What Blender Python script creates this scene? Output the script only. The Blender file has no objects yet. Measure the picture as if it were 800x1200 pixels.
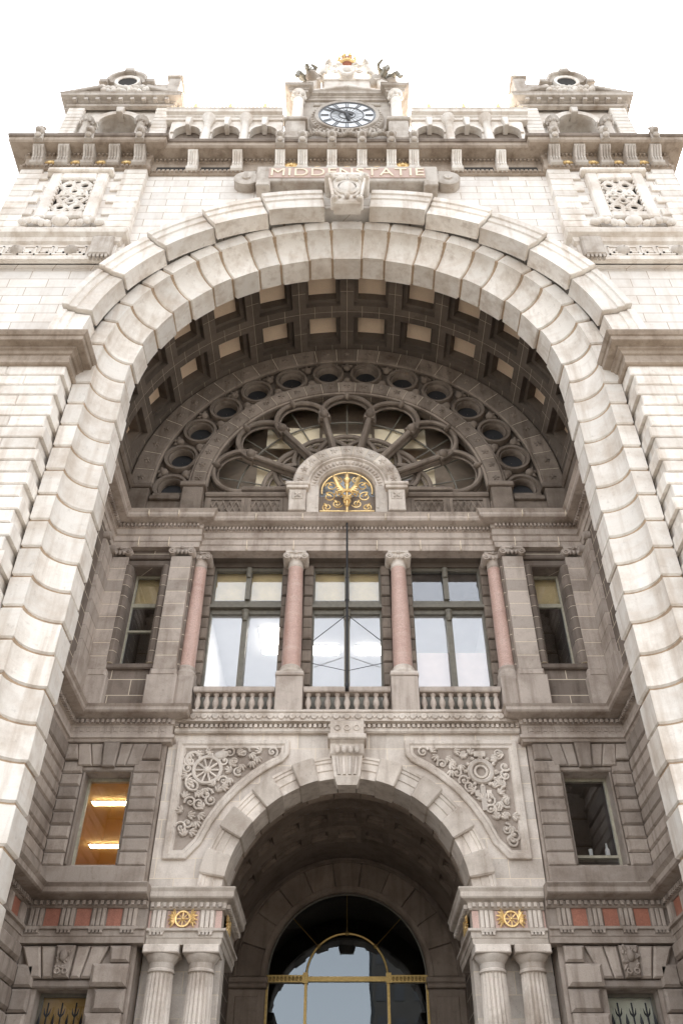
import bpy, bmesh, math, random
from mathutils import Vector, Matrix
random.seed(7)
rnd = random.Random(11)
PI = math.pi
R = math.radians
H = 1.65                      # eye height: heights below are measured from the eye, the ground is at -H
SC = bpy.context.scene
COL = SC.collection
h0 = 18.34                    # springing of the great arch

# ------------------------------------------------------------------ materials
def _nt(name):
    m = bpy.data.materials.new(name)
    m.use_nodes = True
    nt = m.node_tree
    for n in list(nt.nodes):
        nt.nodes.remove(n)
    out = nt.nodes.new('ShaderNodeOutputMaterial')
    return m, nt, out

def _mix(nt, a, b, fac, mode='MIX'):
    n = nt.nodes.new('ShaderNodeMix')
    n.data_type = 'RGBA'
    n.blend_type = mode
    for sock, val in ((n.inputs[6], a), (n.inputs[7], b), (n.inputs[0], fac)):
        if hasattr(val, 'links'):
            nt.links.new(val, sock)
        elif isinstance(val, (int, float)):
            sock.default_value = val
        else:
            sock.default_value = (val[0], val[1], val[2], 1)
    return n.outputs[2]

def _noise(nt, vec, scale, detail=4, rough=0.6, sc=(1, 1, 1)):
    mp = nt.nodes.new('ShaderNodeMapping')
    mp.inputs['Scale'].default_value = sc
    nt.links.new(vec, mp.inputs['Vector'])
    n = nt.nodes.new('ShaderNodeTexNoise')
    n.inputs['Scale'].default_value = scale
    n.inputs['Detail'].default_value = detail
    n.inputs['Roughness'].default_value = rough
    nt.links.new(mp.outputs[0], n.inputs['Vector'])
    return n.outputs['Fac']

def _ramp(nt, fac, lo, hi, a=0.0, b=1.0):
    n = nt.nodes.new('ShaderNodeMapRange')
    n.inputs['From Min'].default_value = lo
    n.inputs['From Max'].default_value = hi
    n.inputs['To Min'].default_value = a
    n.inputs['To Max'].default_value = b
    nt.links.new(fac, n.inputs['Value'])
    return n.outputs[0]

def stone(name, base, stain, stain_amt=0.5, var=0.25, joints=None, rough=0.85, bump=0.25, vein=None, grain=0.12, jv=0.08):
    m, nt, out = _nt(name)
    b = nt.nodes.new('ShaderNodeBsdfPrincipled')
    nt.links.new(b.outputs[0], out.inputs[0])
    geo = nt.nodes.new('ShaderNodeNewGeometry')
    pos = geo.outputs['Position']
    dark = tuple(c * (1 - var) for c in base)
    lite = tuple(min(0.95, c * (1 + var * 0.8)) for c in base)
    col = _mix(nt, dark, lite, geo.outputs['Random Per Island'])
    # broad tone drift and blotches
    n1 = _noise(nt, pos, 0.9, 5, 0.65)
    col = _mix(nt, col, stain, _ramp(nt, n1, 0.45, 0.78, 0, stain_amt))
    # vertical weather streaks
    n2 = _noise(nt, pos, 1.0, 5, 0.6, (3.5, 3.5, 0.35))
    col = _mix(nt, col, stain, _ramp(nt, n2, 0.5, 0.8, 0, stain_amt * 0.9))
    # soot sooty specks
    n3 = _noise(nt, pos, 7.0, 6, 0.7)
    col = _mix(nt, col, tuple(c * 0.45 for c in stain), _ramp(nt, n3, 0.58, 0.8, 0, stain_amt * 0.55))
    if vein:
        n5 = _noise(nt, pos, 1.3, 6, 0.6, (0.6, 0.6, 5.0))
        col = _mix(nt, col, vein, _ramp(nt, n5, 0.52, 0.72, 0, 0.35))
    n4 = _noise(nt, pos, 60.0, 3, 0.7)
    g = _ramp(nt, n4, 0.3, 0.7, 1 - grain, 1 + grain)
    gc = nt.nodes.new('ShaderNodeCombineColor')
    for i in range(3):
        nt.links.new(g, gc.inputs[i])
    col = _mix(nt, col, gc.outputs[0], 1.0, 'MULTIPLY')
    hgt = n3
    if joints:
        w, hh, mcol, ms = joints
        sep = nt.nodes.new('ShaderNodeSeparateXYZ')
        nt.links.new(pos, sep.inputs[0])
        add = nt.nodes.new('ShaderNodeMath')
        nt.links.new(sep.outputs[0], add.inputs[0])
        nt.links.new(sep.outputs[1], add.inputs[1])
        cmb = nt.nodes.new('ShaderNodeCombineXYZ')
        nt.links.new(add.outputs[0], cmb.inputs[0])
        nt.links.new(sep.outputs[2], cmb.inputs[1])
        bt = nt.nodes.new('ShaderNodeTexBrick')
        bt.inputs['Scale'].default_value = 1.0
        bt.inputs['Brick Width'].default_value = w
        bt.inputs['Row Height'].default_value = hh
        bt.inputs['Mortar Size'].default_value = ms
        bt.inputs['Mortar Smooth'].default_value = 0.2
        bt.inputs['Color1'].default_value = (1 - jv, 1 - jv, 1 - jv, 1)
        bt.inputs['Color2'].default_value = (1 + jv * .4, 1 + jv * .4, 1 + jv * .4, 1)
        bt.inputs['Mortar'].default_value = (1, 1, 1, 1)
        nt.links.new(cmb.outputs[0], bt.inputs['Vector'])
        col = _mix(nt, col, bt.outputs['Color'], 0.9, 'MULTIPLY')
        col = _mix(nt, col, mcol, bt.outputs['Fac'])
    nt.links.new(col, b.inputs['Base Color'])
    b.inputs['Roughness'].default_value = rough
    b.inputs['Specular IOR Level'].default_value = 0.3
    bp = nt.nodes.new('ShaderNodeBump')
    bp.inputs['Strength'].default_value = bump
    bp.inputs['Distance'].default_value = 0.02
    hm = nt.nodes.new('ShaderNodeMath')
    nt.links.new(n3, hm.inputs[0])
    nt.links.new(n4, hm.inputs[1])
    nt.links.new(hm.outputs[0], bp.inputs['Height'])
    nt.links.new(bp.outputs[0], b.inputs['Normal'])
    return m

def plain(name, col, rough=0.6, metal=0.0, var=0.2, scale=9.0):
    m, nt, out = _nt(name)
    b = nt.nodes.new('ShaderNodeBsdfPrincipled')
    nt.links.new(b.outputs[0], out.inputs[0])
    geo = nt.nodes.new('ShaderNodeNewGeometry')
    n = _noise(nt, geo.outputs['Position'], scale, 5, 0.65)
    c = _mix(nt, tuple(x * (1 - var) for x in col), tuple(min(1, x * (1 + var)) for x in col), _ramp(nt, n, 0.3, 0.7))
    nt.links.new(c, b.inputs['Base Color'])
    b.inputs['Roughness'].default_value = rough
    b.inputs['Metallic'].default_value = metal
    return m

def emit(name, col, strength):
    m, nt, out = _nt(name)
    e = nt.nodes.new('ShaderNodeEmission')
    e.inputs[0].default_value = (*col, 1)
    e.inputs[1].default_value = strength
    nt.links.new(e.outputs[0], out.inputs[0])
    return m

def glass(name, refl, tint=(1, 1, 1), gtint=(0.95, 0.97, 1.0), wav=0.006):
    m, nt, out = _nt(name)
    t = nt.nodes.new('ShaderNodeBsdfTransparent')
    t.inputs[0].default_value = (*tint, 1)
    g = nt.nodes.new('ShaderNodeBsdfGlossy')
    g.inputs[0].default_value = (*gtint, 1)
    g.inputs['Roughness'].default_value = 0.01
    geo = nt.nodes.new('ShaderNodeNewGeometry')
    n = _noise(nt, geo.outputs['Position'], 0.8, 2, 0.5)
    bp = nt.nodes.new('ShaderNodeBump')
    bp.inputs['Strength'].default_value = 0.35
    bp.inputs['Distance'].default_value = wav
    nt.links.new(n, bp.inputs['Height'])
    nt.links.new(bp.outputs[0], g.inputs['Normal'])
    lw = nt.nodes.new('ShaderNodeFresnel')
    lw.inputs[0].default_value = 1.5
    f = _ramp(nt, lw.outputs[0], 0.04, 1.0, refl, 1.0)
    mx = nt.nodes.new('ShaderNodeMixShader')
    nt.links.new(f, mx.inputs[0])
    nt.links.new(t.outputs[0], mx.inputs[1])
    nt.links.new(g.outputs[0], mx.inputs[2])
    nt.links.new(mx.outputs[0], out.inputs[0])
    return m

BROWN = (0.24, 0.17, 0.11)
M = dict(
    white=stone('white_limestone', (0.76, 0.715, 0.655), (0.40, 0.31, 0.23), 0.8, 0.15, vein=(0.60, 0.50, 0.41), bump=0.2, grain=0.06),
    ashlar=stone('white_ashlar', (0.76, 0.72, 0.67), (0.50, 0.41, 0.33), 0.6, 0.04, joints=(1.15, 0.42, (0.40, 0.32, 0.25), 0.012), bump=0.15, grain=0.06, jv=0.13),
    weather=stone('weathered_limestone', (0.52, 0.47, 0.415), (0.20, 0.145, 0.10), 0.85, 0.12, bump=0.35),
    groove=stone('brown_joint', (0.42, 0.31, 0.21), (0.16, 0.11, 0.075), 0.6, 0.1),
    grey=stone('grey_bluestone', (0.385, 0.325, 0.277), (0.135, 0.096, 0.07), 0.95, 0.26, bump=0.45),
    greyl=stone('light_bluestone', (0.49, 0.42, 0.365), (0.19, 0.14, 0.105), 0.85, 0.2, bump=0.4),
    midblock=stone('rough_pale_block', (0.56, 0.495, 0.43), (0.24, 0.18, 0.135), 0.8, 0.2, bump=0.4),
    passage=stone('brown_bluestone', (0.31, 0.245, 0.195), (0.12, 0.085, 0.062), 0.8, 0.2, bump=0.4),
    vmortar=stone('old_mortar', (0.44, 0.36, 0.275), (0.25, 0.2, 0.15), 0.5, 0.1),
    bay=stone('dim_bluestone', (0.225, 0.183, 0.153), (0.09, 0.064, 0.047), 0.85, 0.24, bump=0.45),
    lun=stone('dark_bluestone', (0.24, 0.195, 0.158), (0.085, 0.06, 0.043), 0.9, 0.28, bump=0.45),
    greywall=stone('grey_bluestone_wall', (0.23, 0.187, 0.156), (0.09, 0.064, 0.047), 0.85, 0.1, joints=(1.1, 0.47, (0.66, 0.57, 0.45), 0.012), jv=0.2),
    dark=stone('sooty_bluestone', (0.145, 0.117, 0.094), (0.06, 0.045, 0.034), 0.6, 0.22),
    mortar=stone('pale_mortar', (0.78, 0.68, 0.54), (0.52, 0.44, 0.33), 0.5, 0.1),
    mid=stone('pale_bluestone', (0.66, 0.59, 0.52), (0.27, 0.205, 0.155), 0.9, 0.2, bump=0.4),
    midwall=stone('pale_bluestone_wall', (0.70, 0.63, 0.56), (0.32, 0.245, 0.19), 0.75, 0.06, joints=(0.9, 0.45, (0.74, 0.64, 0.50), 0.008), jv=0.22),
    pink=stone('pink_granite', (0.56, 0.385, 0.325), (0.40, 0.24, 0.19), 0.7, 0.08, rough=0.35, bump=0.05, grain=0.4, vein=(0.66, 0.52, 0.46)),
    red=stone('red_granite', (0.36, 0.15, 0.10), (0.17, 0.07, 0.05), 0.75, 0.3, rough=0.5, bump=0.1, grain=0.3),
    cream=stone('cream_panel', (0.88, 0.69, 0.51), (0.72, 0.54, 0.39), 0.3, 0.05, bump=0.1, grain=0.15),
    stained=stone('soot_stained_limestone', (0.37, 0.305, 0.245), (0.15, 0.105, 0.07), 0.9, 0.15, bump=0.35),
    signred=stone('sign_stone', (0.52, 0.39, 0.335), (0.42, 0.30, 0.25), 0.5, 0.08),
    gold=plain('gilding', (0.86, 0.58, 0.27), 0.38, 0.7, 0.28, 26),
    brass=plain('brass', (0.32, 0.215, 0.08), 0.35, 0.9, 0.3, 20),
    iron=plain('black_iron', (0.03, 0.03, 0.032), 0.5, 0.6, 0.3),
    bronze=plain('dark_bronze', (0.27, 0.25, 0.205), 0.55, 0.5, 0.4),
    frame=plain('olive_window_frame', (0.15, 0.135, 0.105), 0.55, 0, 0.2),
    palefr=plain('pale_window_frame', (0.36, 0.33, 0.25), 0.55, 0, 0.2),
    blind=plain('ochre_blind', (0.66, 0.52, 0.27), 0.9, 0, 0.12, 2),
    creamlit=plain('lit_ceiling_cream', (0.88, 0.77, 0.58), 0.9, 0, 0.08, 2),
    pinkblind=plain('pink_blind', (0.72, 0.58, 0.50), 0.9, 0, 0.08, 2),
    dial=plain('clock_dial', (0.70, 0.72, 0.74), 0.5, 0, 0.12),
    inkgrey=plain('clock_ink', (0.13, 0.13, 0.135), 0.5, 0, 0.2),
    black=plain('black_paint', (0.02, 0.02, 0.022), 0.5, 0, 0.2),
    void=plain('dark_opening', (0.03, 0.026, 0.022), 0.9, 0, 0.2),
    roomwhite=plain('room_paint', (0.55, 0.55, 0.56), 0.9, 0, 0.06, 1),
    roomwarm=plain('amber_lit_room', (0.52, 0.33, 0.10), 0.9, 0, 0.1, 1),  # amber glow of the light put into the wall colour
    roomdark=plain('dim_room_paint', (0.10, 0.085, 0.07), 0.9, 0, 0.2, 1),
    roombrown=plain('brown_room_paint', (0.50, 0.40, 0.31), 0.9, 0, 0.25, 1),
    palelit=plain('lit_pale_green', (0.74, 0.74, 0.60), 0.9, 0, 0.1, 1),
    skyglass=plain('sky_painted_glass', (0.40, 0.44, 0.48), 0.5, 0, 0.6, 6),  # pale sky reflection painted on as opaque grey-blue patches
    hall=plain('hall_paint', (0.035, 0.03, 0.028), 0.9, 0, 0.2, 1),
    roof=plain('zinc_roof', (0.24, 0.25, 0.26), 0.6, 0.2, 0.2),
    white_plastic=plain('white_enamel', (0.8, 0.8, 0.78), 0.4, 0, 0.04),
    glass=glass('window_glass', 0.155),
    glasslow=glass('clear_glass', 0.10),
    glassdoor=glass('door_glass', 0.11, (0.5, 0.5, 0.5), (0.82, 0.92, 1.0)),
    lamp=emit('lamp_light', (1.0, 0.84, 0.55), 13.0),
    lampw=emit('white_lamp_light', (1.0, 0.95, 0.86), 7.0),
)

# ------------------------------------------------------------------ mesh building
class MB:
    def __init__(s):
        s.v, s.f = [], []
    def add(s, vs, fs):
        o = len(s.v)
        s.v += [tuple(p) for p in vs]
        s.f += [tuple(i + o for i in f) for f in fs]
        return s
    def quad(s, a, b, c, d):
        return s.add([a, b, c, d], [(0, 1, 2, 3)])
    def box(s, x0, x1, y0, y1, z0, z1):
        if x0 > x1: x0, x1 = x1, x0
        v = [(x0, y0, z0), (x1, y0, z0), (x1, y1, z0), (x0, y1, z0), (x0, y0, z1), (x1, y0, z1), (x1, y1, z1), (x0, y1, z1)]
        return s.add(v, [(0, 3, 2, 1), (4, 5, 6, 7), (0, 1, 5, 4), (1, 2, 6, 5), (2, 3, 7, 6), (3, 0, 4, 7)])
    def rblock(s, x0, x1, yf, yb, z0, z1, b=0.03):
        """ashlar block facing -Y with a chamfered face"""
        if x0 > x1: x0, x1 = x1, x0
        return s.loft([[(x0, yb, z0), (x1, yb, z0), (x1, yb, z1), (x0, yb, z1)],
                       [(x0, yf + b, z0), (x1, yf + b, z0), (x1, yf + b, z1), (x0, yf + b, z1)],
                       [(x0 + b, yf, z0 + b), (x1 - b, yf, z0 + b), (x1 - b, yf, z1 - b), (x0 + b, yf, z1 - b)]])
    def rblock_x(s, xf, xb, y0, y1, z0, z1, b=0.03):
        """the same facing along X: face at xf, back at xb"""
        d = b if xb > xf else -b
        return s.loft([[(xb, y0, z0), (xb, y1, z0), (xb, y1, z1), (xb, y0, z1)],
                       [(xf + d, y0, z0), (xf + d, y1, z0), (xf + d, y1, z1), (xf + d, y0, z1)],
                       [(xf, y0 + b, z0 + b), (xf, y1 - b, z0 + b), (xf, y1 - b, z1 - b), (xf, y0 + b, z1 - b)]])
    def rpoly(s, pts, yf, yb, b=0.03):
        """chamfered block from an outline in XZ"""
        n = len(pts)
        ins = inset(pts, b)
        return s.loft([[(x, yb, z) for x, z in pts], [(x, yf + b, z) for x, z in pts], [(x, yf, z) for x, z in ins]])
    def loft(s, rings, caps=True, closed=True):
        n = len(rings[0])
        vs = [p for r in rings for p in r]
        fs = []
        for i in range(len(rings) - 1):
            for j in range(n if closed else n - 1):
                k = (j + 1) % n
                fs.append((i * n + j, i * n + k, (i + 1) * n + k, (i + 1) * n + j))
        if caps:
            fs.append(tuple(range(n - 1, -1, -1)))
            fs.append(tuple((len(rings) - 1) * n + j for j in range(n)))
        return s.add(vs, fs)
    def prism(s, pts, y0, y1):
        return s.loft([[(x, y0, z) for x, z in pts], [(x, y1, z) for x, z in pts]])
    def prism_x(s, pts, x0, x1):
        return s.loft([[(x0, y, z) for y, z in pts], [(x1, y, z) for y, z in pts]])
    def arc(s, prof, zc, a0, a1, n=4, b=0.03, cx=0.0, off=None):
        """closed profile (radius, y) swept about (cx, zc) from angle a0 to a1 (degrees), ends chamfered"""
        secs = []
        rm = sum(p[0] for p in prof) / len(prof)
        da = math.degrees(b / rm) if b else 0
        ins = inset(prof, b) if b else prof
        angs = [a0 + da + (a1 - a0 - 2 * da) * i / n for i in range(n + 1)]
        seq = ([(a0, ins)] if b else []) + [(a, prof) for a in angs] + ([(a1, ins)] if b else [])
        for q, (a, pr) in enumerate(seq):
            t = (a - a0) / (a1 - a0) if a1 != a0 else 0
            dy, dr = off(t) if off else (0, 0)
            c, si = math.cos(R(a)), math.sin(R(a))
            secs.append([(cx + (r + dr) * c, y + dy, zc + (r + dr) * si) for r, y in pr])
        return s.loft(secs)
    def jamb(s, prof, sg, z0, z1, b=0.03):
        ins = inset(prof, b)
        return s.loft([[(sg * r, y, z) for r, y in pr] for z, pr in ((z0, ins), (z0 + b, prof), (z1 - b, prof), (z1, ins))])
    def sweep(s, prof, path, z=0.0):
        """profile (out, z) along a plan path; out is to the right of the path"""
        n = len(path)
        rings = []
        for i, p in enumerate(path):
            ds = []
            if i > 0: ds.append((Vector(p) - Vector(path[i - 1])).normalized())
            if i < n - 1: ds.append((Vector(path[i + 1]) - Vector(p)).normalized())
            ns = [Vector((d.y, -d.x)) for d in ds]
            if len(ns) == 1:
                m = ns[0]
            else:
                m = (ns[0] + ns[1]).normalized()
                m = m / max(0.2, m.dot(ns[0]))
            rings.append([(p[0] + m.x * o, p[1] + m.y * o, zz + z) for o, zz in prof])
        return s.loft(rings)
    def dentils(s, path, o0, o1, z0, z1, w, pitch):
        for i in range(len(path) - 1):
            a, b = Vector(path[i]), Vector(path[i + 1])
            L = (b - a).length
            if L < pitch * 1.5: continue
            d = (b - a) / L
            n = Vector((d.y, -d.x))
            k = int(L / pitch)
            for j in range(k):
                c = a + d * ((j + 0.5) * L / k)
                q = [c - d * w / 2 + n * o0, c + d * w / 2 + n * o0, c + d * w / 2 + n * o1, c - d * w / 2 + n * o1]
                s.loft([[(p.x, p.y, z0) for p in q], [(p.x, p.y, z1) for p in q]])
    def tube(s, pts, r, n=8, closed=False, caps=True):
        P = [Vector(p) for p in pts]
        m = len(P)
        rs = r if isinstance(r, (list, tuple)) else [r] * m
        rings = []
        up = None
        for i in range(m):
            if closed:
                t = P[(i + 1) % m] - P[i - 1]
            else:
                t = P[min(i + 1, m - 1)] - P[max(i - 1, 0)]
            t.normalize()
            if up is None:
                up = t.orthogonal().normalized()
            up = (up - t * up.dot(t))
            if up.length < 1e-6: up = t.orthogonal()
            up.normalize()
            w = t.cross(up)
            rings.append([P[i] + (up * math.cos(2 * PI * j / n) + w * math.sin(2 * PI * j / n)) * rs[i] for j in range(n)])
        if closed:
            rings.append(rings[0][:])
            # align the closing ring
            best = min(range(n), key=lambda k: (rings[-2][0] - rings[0][k]).length)
            rings[-1] = [rings[0][(k + best) % n] for k in range(n)]
            return s.loft(rings, caps=False)
        return s.loft(rings, caps=caps)
    def ring_y(s, cx, cz, rad, y, r, n=24, a0=0, a1=360, m=6):
        full = abs(a1 - a0) >= 359.9
        k = n if full else n + 1
        pts = [(cx + rad * math.cos(R(a0 + (a1 - a0) * i / n)), y, cz + rad * math.sin(R(a0 + (a1 - a0) * i / n))) for i in range(k)]
        return s.tube(pts, r, m, closed=full)
    def lathe(s, cx, cy, prof, n=24, flute=0, depth=0.0, fz=None):
        rings = []
        for r, z in prof:
            ring = []
            for j in range(n):
                a = 2 * PI * j / n
                rr = r
                if flute and fz and fz[0] <= z <= fz[1]:
                    rr = r - depth * abs(math.cos(a * flute / 2)) ** 0.6
                ring.append((cx + rr * math.cos(a), cy + rr * math.sin(a), z))
            rings.append(ring)
        return s.loft(rings)
    def lathe_y(s, cx, cz, prof, n=28, caps=False):
        """revolve (r, y) about an axis along Y"""
        return s.loft([[(cx + r * math.cos(2 * PI * j / n), y, cz + r * math.sin(2 * PI * j / n)) for j in range(n)] for r, y in prof], caps=caps)
    def lathe_x(s, cy, cz, prof, n=20):
        return s.loft([[(x, cy + r * math.cos(2 * PI * j / n), cz + r * math.sin(2 * PI * j / n)) for j in range(n)] for r, x in prof])
    def ball(s, c, r, rot=0.0, nu=10, nv=6):
        rx, ry, rz = (r, r, r) if isinstance(r, (int, float)) else r
        rings = []
        ca, sa = math.cos(rot), math.sin(rot)
        for i in range(nv + 1):
            th = PI * (0.02 + 0.96 * i / nv)
            ring = []
            for j in range(nu):
                ph = 2 * PI * j / nu
                x, y, z = rx * math.sin(th) * math.cos(ph), ry * math.sin(th) * math.sin(ph), rz * math.cos(th)
                ring.append((c[0] + x * ca - z * sa, c[1] + y, c[2] + x * sa + z * ca))
            rings.append(ring)
        return s.loft(rings)
    def leaf(s, x, z, y, L, W, ang, d=0.05):
        """a carved leaf lying on a face at depth y, pointing at ang (degrees)"""
        return s.ball((x + math.cos(R(ang)) * L / 2, y, z + math.sin(R(ang)) * L / 2), (L / 2, d, W / 2), R(ang), 8, 5)

def inset(pts, d):
    n = len(pts)
    A = sum(pts[i][0] * pts[(i + 1) % n][1] - pts[(i + 1) % n][0] * pts[i][1] for i in range(n))
    sg = 1 if A > 0 else -1
    out = []
    for i in range(n):
        p0, p1, p2 = Vector(pts[i - 1]), Vector(pts[i]), Vector(pts[(i + 1) % n])
        e1, e2 = p1 - p0, p2 - p1
        if e1.length < 1e-9: e1 = e2
        if e2.length < 1e-9: e2 = e1
        e1.normalize(); e2.normalize()
        n1, n2 = Vector((-e1.y, e1.x)) * sg, Vector((-e2.y, e2.x)) * sg
        m = n1 + n2
        if m.length < 1e-6: m = n1
        m.normalize()
        q = p1 + m * (d / max(0.45, m.dot(n1)))
        out.append((q.x, q.y))
    return out

WORLD = {}
def obj(name, mb, mat, parent=None, smooth=False):
    """link a builder as one mesh object, its origin at its own base; heights become world heights"""
    v = [Vector((p[0], p[1], p[2] + H)) for p in mb.v]
    lo = Vector(min(p[i] for p in v) for i in range(3))
    hi = Vector(max(p[i] for p in v) for i in range(3))
    c = Vector(((lo.x + hi.x) / 2, (lo.y + hi.y) / 2, lo.z))
    me = bpy.data.meshes.new(name)
    me.from_pydata([p - c for p in v], [], mb.f)
    bm = bmesh.new(); bm.from_mesh(me)
    bmesh.ops.recalc_face_normals(bm, faces=bm.faces)
    bm.to_mesh(me); bm.free()
    me.materials.append(M[mat] if isinstance(mat, str) else mat)
    o = bpy.data.objects.new(name, me)
    COL.objects.link(o)
    WORLD[o.name] = c
    if parent:
        o.parent = parent
        o.location = c - WORLD[parent.name]
    else:
        o.location = c
    if smooth:
        for p in me.polygons: p.use_smooth = True
        try:
            me.set_sharp_from_angle(angle=R(40))
        except Exception:
            pass
    return o

def tag(o, label=None, cat=None, group=None, kind=None):
    if label: o['label'] = label
    if cat: o['category'] = cat
    if group: o['group'] = group
    if kind: o['kind'] = kind
    return o

def empty(name, loc):
    o = bpy.data.objects.new(name, None)
    COL.objects.link(o)
    o.location = loc
    o.empty_display_size = 0.3
    WORLD[o.name] = Vector(loc)
    return o

def copy_part(o, dx=0, dy=0, dz=0, parent=None):
    c = o.copy(); COL.objects.link(c)
    c.parent = parent if parent else o.parent
    c.location = o.location + Vector((dx, dy, dz)) if not parent or parent == o.parent else o.location
    WORLD[c.name] = WORLD[o.name] + Vector((dx, dy, dz))
    for ch in list(o.children):
        d = ch.copy(); COL.objects.link(d); d.parent = c
        WORLD[d.name] = WORLD[ch.name] + Vector((dx, dy, dz))
    return c

ST = tag(empty('railway_station', (0, 15, 0)), 'monumental pale stone railway station with great coffered arch over its entrance', 'railway station')
def part(name, mb, mat, parent=None, smooth=False):
    return obj(name, mb, mat, parent or ST, smooth)

def brk(x0, x1, z0, z1, rows, w, seed=0):
    """running bond cells"""
    r = random.Random(seed)
    hh = (z1 - z0) / rows
    for i in range(rows):
        x = x0 - (w * 0.5 if i % 2 else 0) - r.random() * 0.1
        while x < x1 - 0.02:
            ww = w * r.uniform(0.85, 1.15)
            a, b = max(x0, x), min(x1, x + ww)
            if x1 - b < 0.18: b = x1
            if b - a > 0.05:
                yield a, b, z0 + i * hh, z0 + (i + 1) * hh
            x = x + ww if b < x1 else x1

# ================================================================== GREAT ARCH (front)
YS, YA = 14.92, 15.58         # flat strip plane, inner arris plane
RI, RS, RO, RX = 6.15, 6.85, 7.30, 8.17
def ringprof(dr=0.0):
    cov = [(RI + (RS - RI) * math.cos(R(u)), YS + (YA - YS) * math.sin(R(u))) for u in (90, 78, 66, 54, 42, 30, 18, 8, 0)]
    return [(RI + dr, 16.35), (RI + dr, YA - dr * 0.3)] + cov[1:] + [(RO, YS), (RO, 16.35)]
mb = MB(); bk = MB()
seq = []
for i in range(-11, 12):
    seq.append(8.6 if i % 2 == 0 else 7.12)
tot = sum(seq); a = 0.0
for i, w in enumerate(seq):
    w = w * 180 / tot
    mb.arc(ringprof(0.0 if i % 2 else 0.05), h0, a + 0.2, a + w - 0.2, 5, 0.04)
    a += w
part('arch_ring', mb, 'white', smooth=True)
gp = [(r, y + 0.055) for r, y in ringprof(0.055)[:-1]] + [(RO - 0.02, 16.3)]
gp[0] = (RI + 0.07, 16.3)
bk.arc(gp, h0, 0, 180, 48, 0)
for s in (-1, 1):
    bk.loft([[(s * r, y, z) for r, y in gp] for z in (-H, h0)])
part('arch_joints', bk, 'groove')
for s in (-1, 1):
    mb = MB()
    nj = 25
    for i in range(nj):
        z0 = -H + (h0 + H) * i / nj
        z1 = -H + (h0 + H) * (i + 1) / nj
        mb.jamb(ringprof(0.0 if i % 2 else 0.03), s, z0 + 0.02, z1 - 0.02, 0.04)
    part('arch_jamb', mb, 'white', smooth=True)

# outer archivolt: overlapping voussoirs, thicker at the lower end
bnd = [0, 11.4, 26, 40.6, 55.2, 69.8, 84.4]
def avprof(yf):
    return [(RO - 0.02, YS - 0.01), (RO - 0.02, yf), (7.72, yf), (7.74, yf - 0.05), (7.93, yf - 0.06), (7.95, yf - 0.11), (8.13, yf - 0.12), (RX, yf - 0.08), (RX, 14.75), (7.7, 14.8)]
for left in (1, 0):
    mb = MB()
    for i in range(6):
        a0, a1 = bnd[i], bnd[i + 1]
        if left:
            mb.arc(avprof(14.36), h0, 180 - a1 + 0.1, 180 - a0 - 0.1, 7, 0.02, off=lambda t: (-0.15 * t, -0.06 * t))
        else:
            mb.arc(avprof(14.36), h0, a0 + 0.1, a1 - 0.1, 7, 0.02, off=lambda t: (-0.15 * (1 - t), -0.06 * (1 - t)))
    part('archivolt', mb, 'white')

# keystone cartouche
KC = 13.98
mb = MB()
mb.rpoly([(-0.54, 26.95), (-0.42, 25.2), (0.42, 25.2), (0.54, 26.95)], KC, 14.42, 0.06)
mb.rblock(-0.64, 0.64, KC - 0.05, 14.5, 26.85, 27.02, 0.03)
mb.lathe_y(0, 26.05, [(0.30, KC - 0.07), (0.36, KC - 0.1), (0.42, KC - 0.06), (0.44, KC + 0.05)], 24)
mb.ball((0, KC, 26.05), (0.31, 0.12, 0.4))
for s in (-1, 1):
    mb.lathe_y(s * 0.56, 26.72, [(0.02, KC - 0.12), (0.06, KC - 0.14), (0.09, KC - 0.08), (0.15, KC - 0.12), (0.18, KC - 0.02), (0.18, 14.6)], 16)
    mb.lathe_y(s * 0.4, 25.36, [(0.02, KC - 0.12), (0.05, KC - 0.13), (0.08, KC - 0.08), (0.11, KC - 0.1), (0.13, KC), (0.13, 14.3)], 14)
    mb.tube([(s * 0.58, KC - 0.05, 26.6), (s * 0.53, KC - 0.09, 26.1), (s * 0.45, KC - 0.05, 25.5)], 0.05, 6)
    for k in range(5):
        mb.leaf(s * 0.05, 26.5 + 0.02 * k, KC - 0.06, 0.36, 0.1, 90 - s * (8 + 24 * k), 0.07)
        mb.leaf(s * (0.16 + 0.05 * k), 25.4 + 0.1 * k, KC - 0.05, 0.22, 0.07, 90 - s * 55, 0.05)
mb.ball((0, KC - 0.1, 25.42), (0.1, 0.1, 0.12))
part('keystone', mb, 'white', smooth=True)

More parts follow.
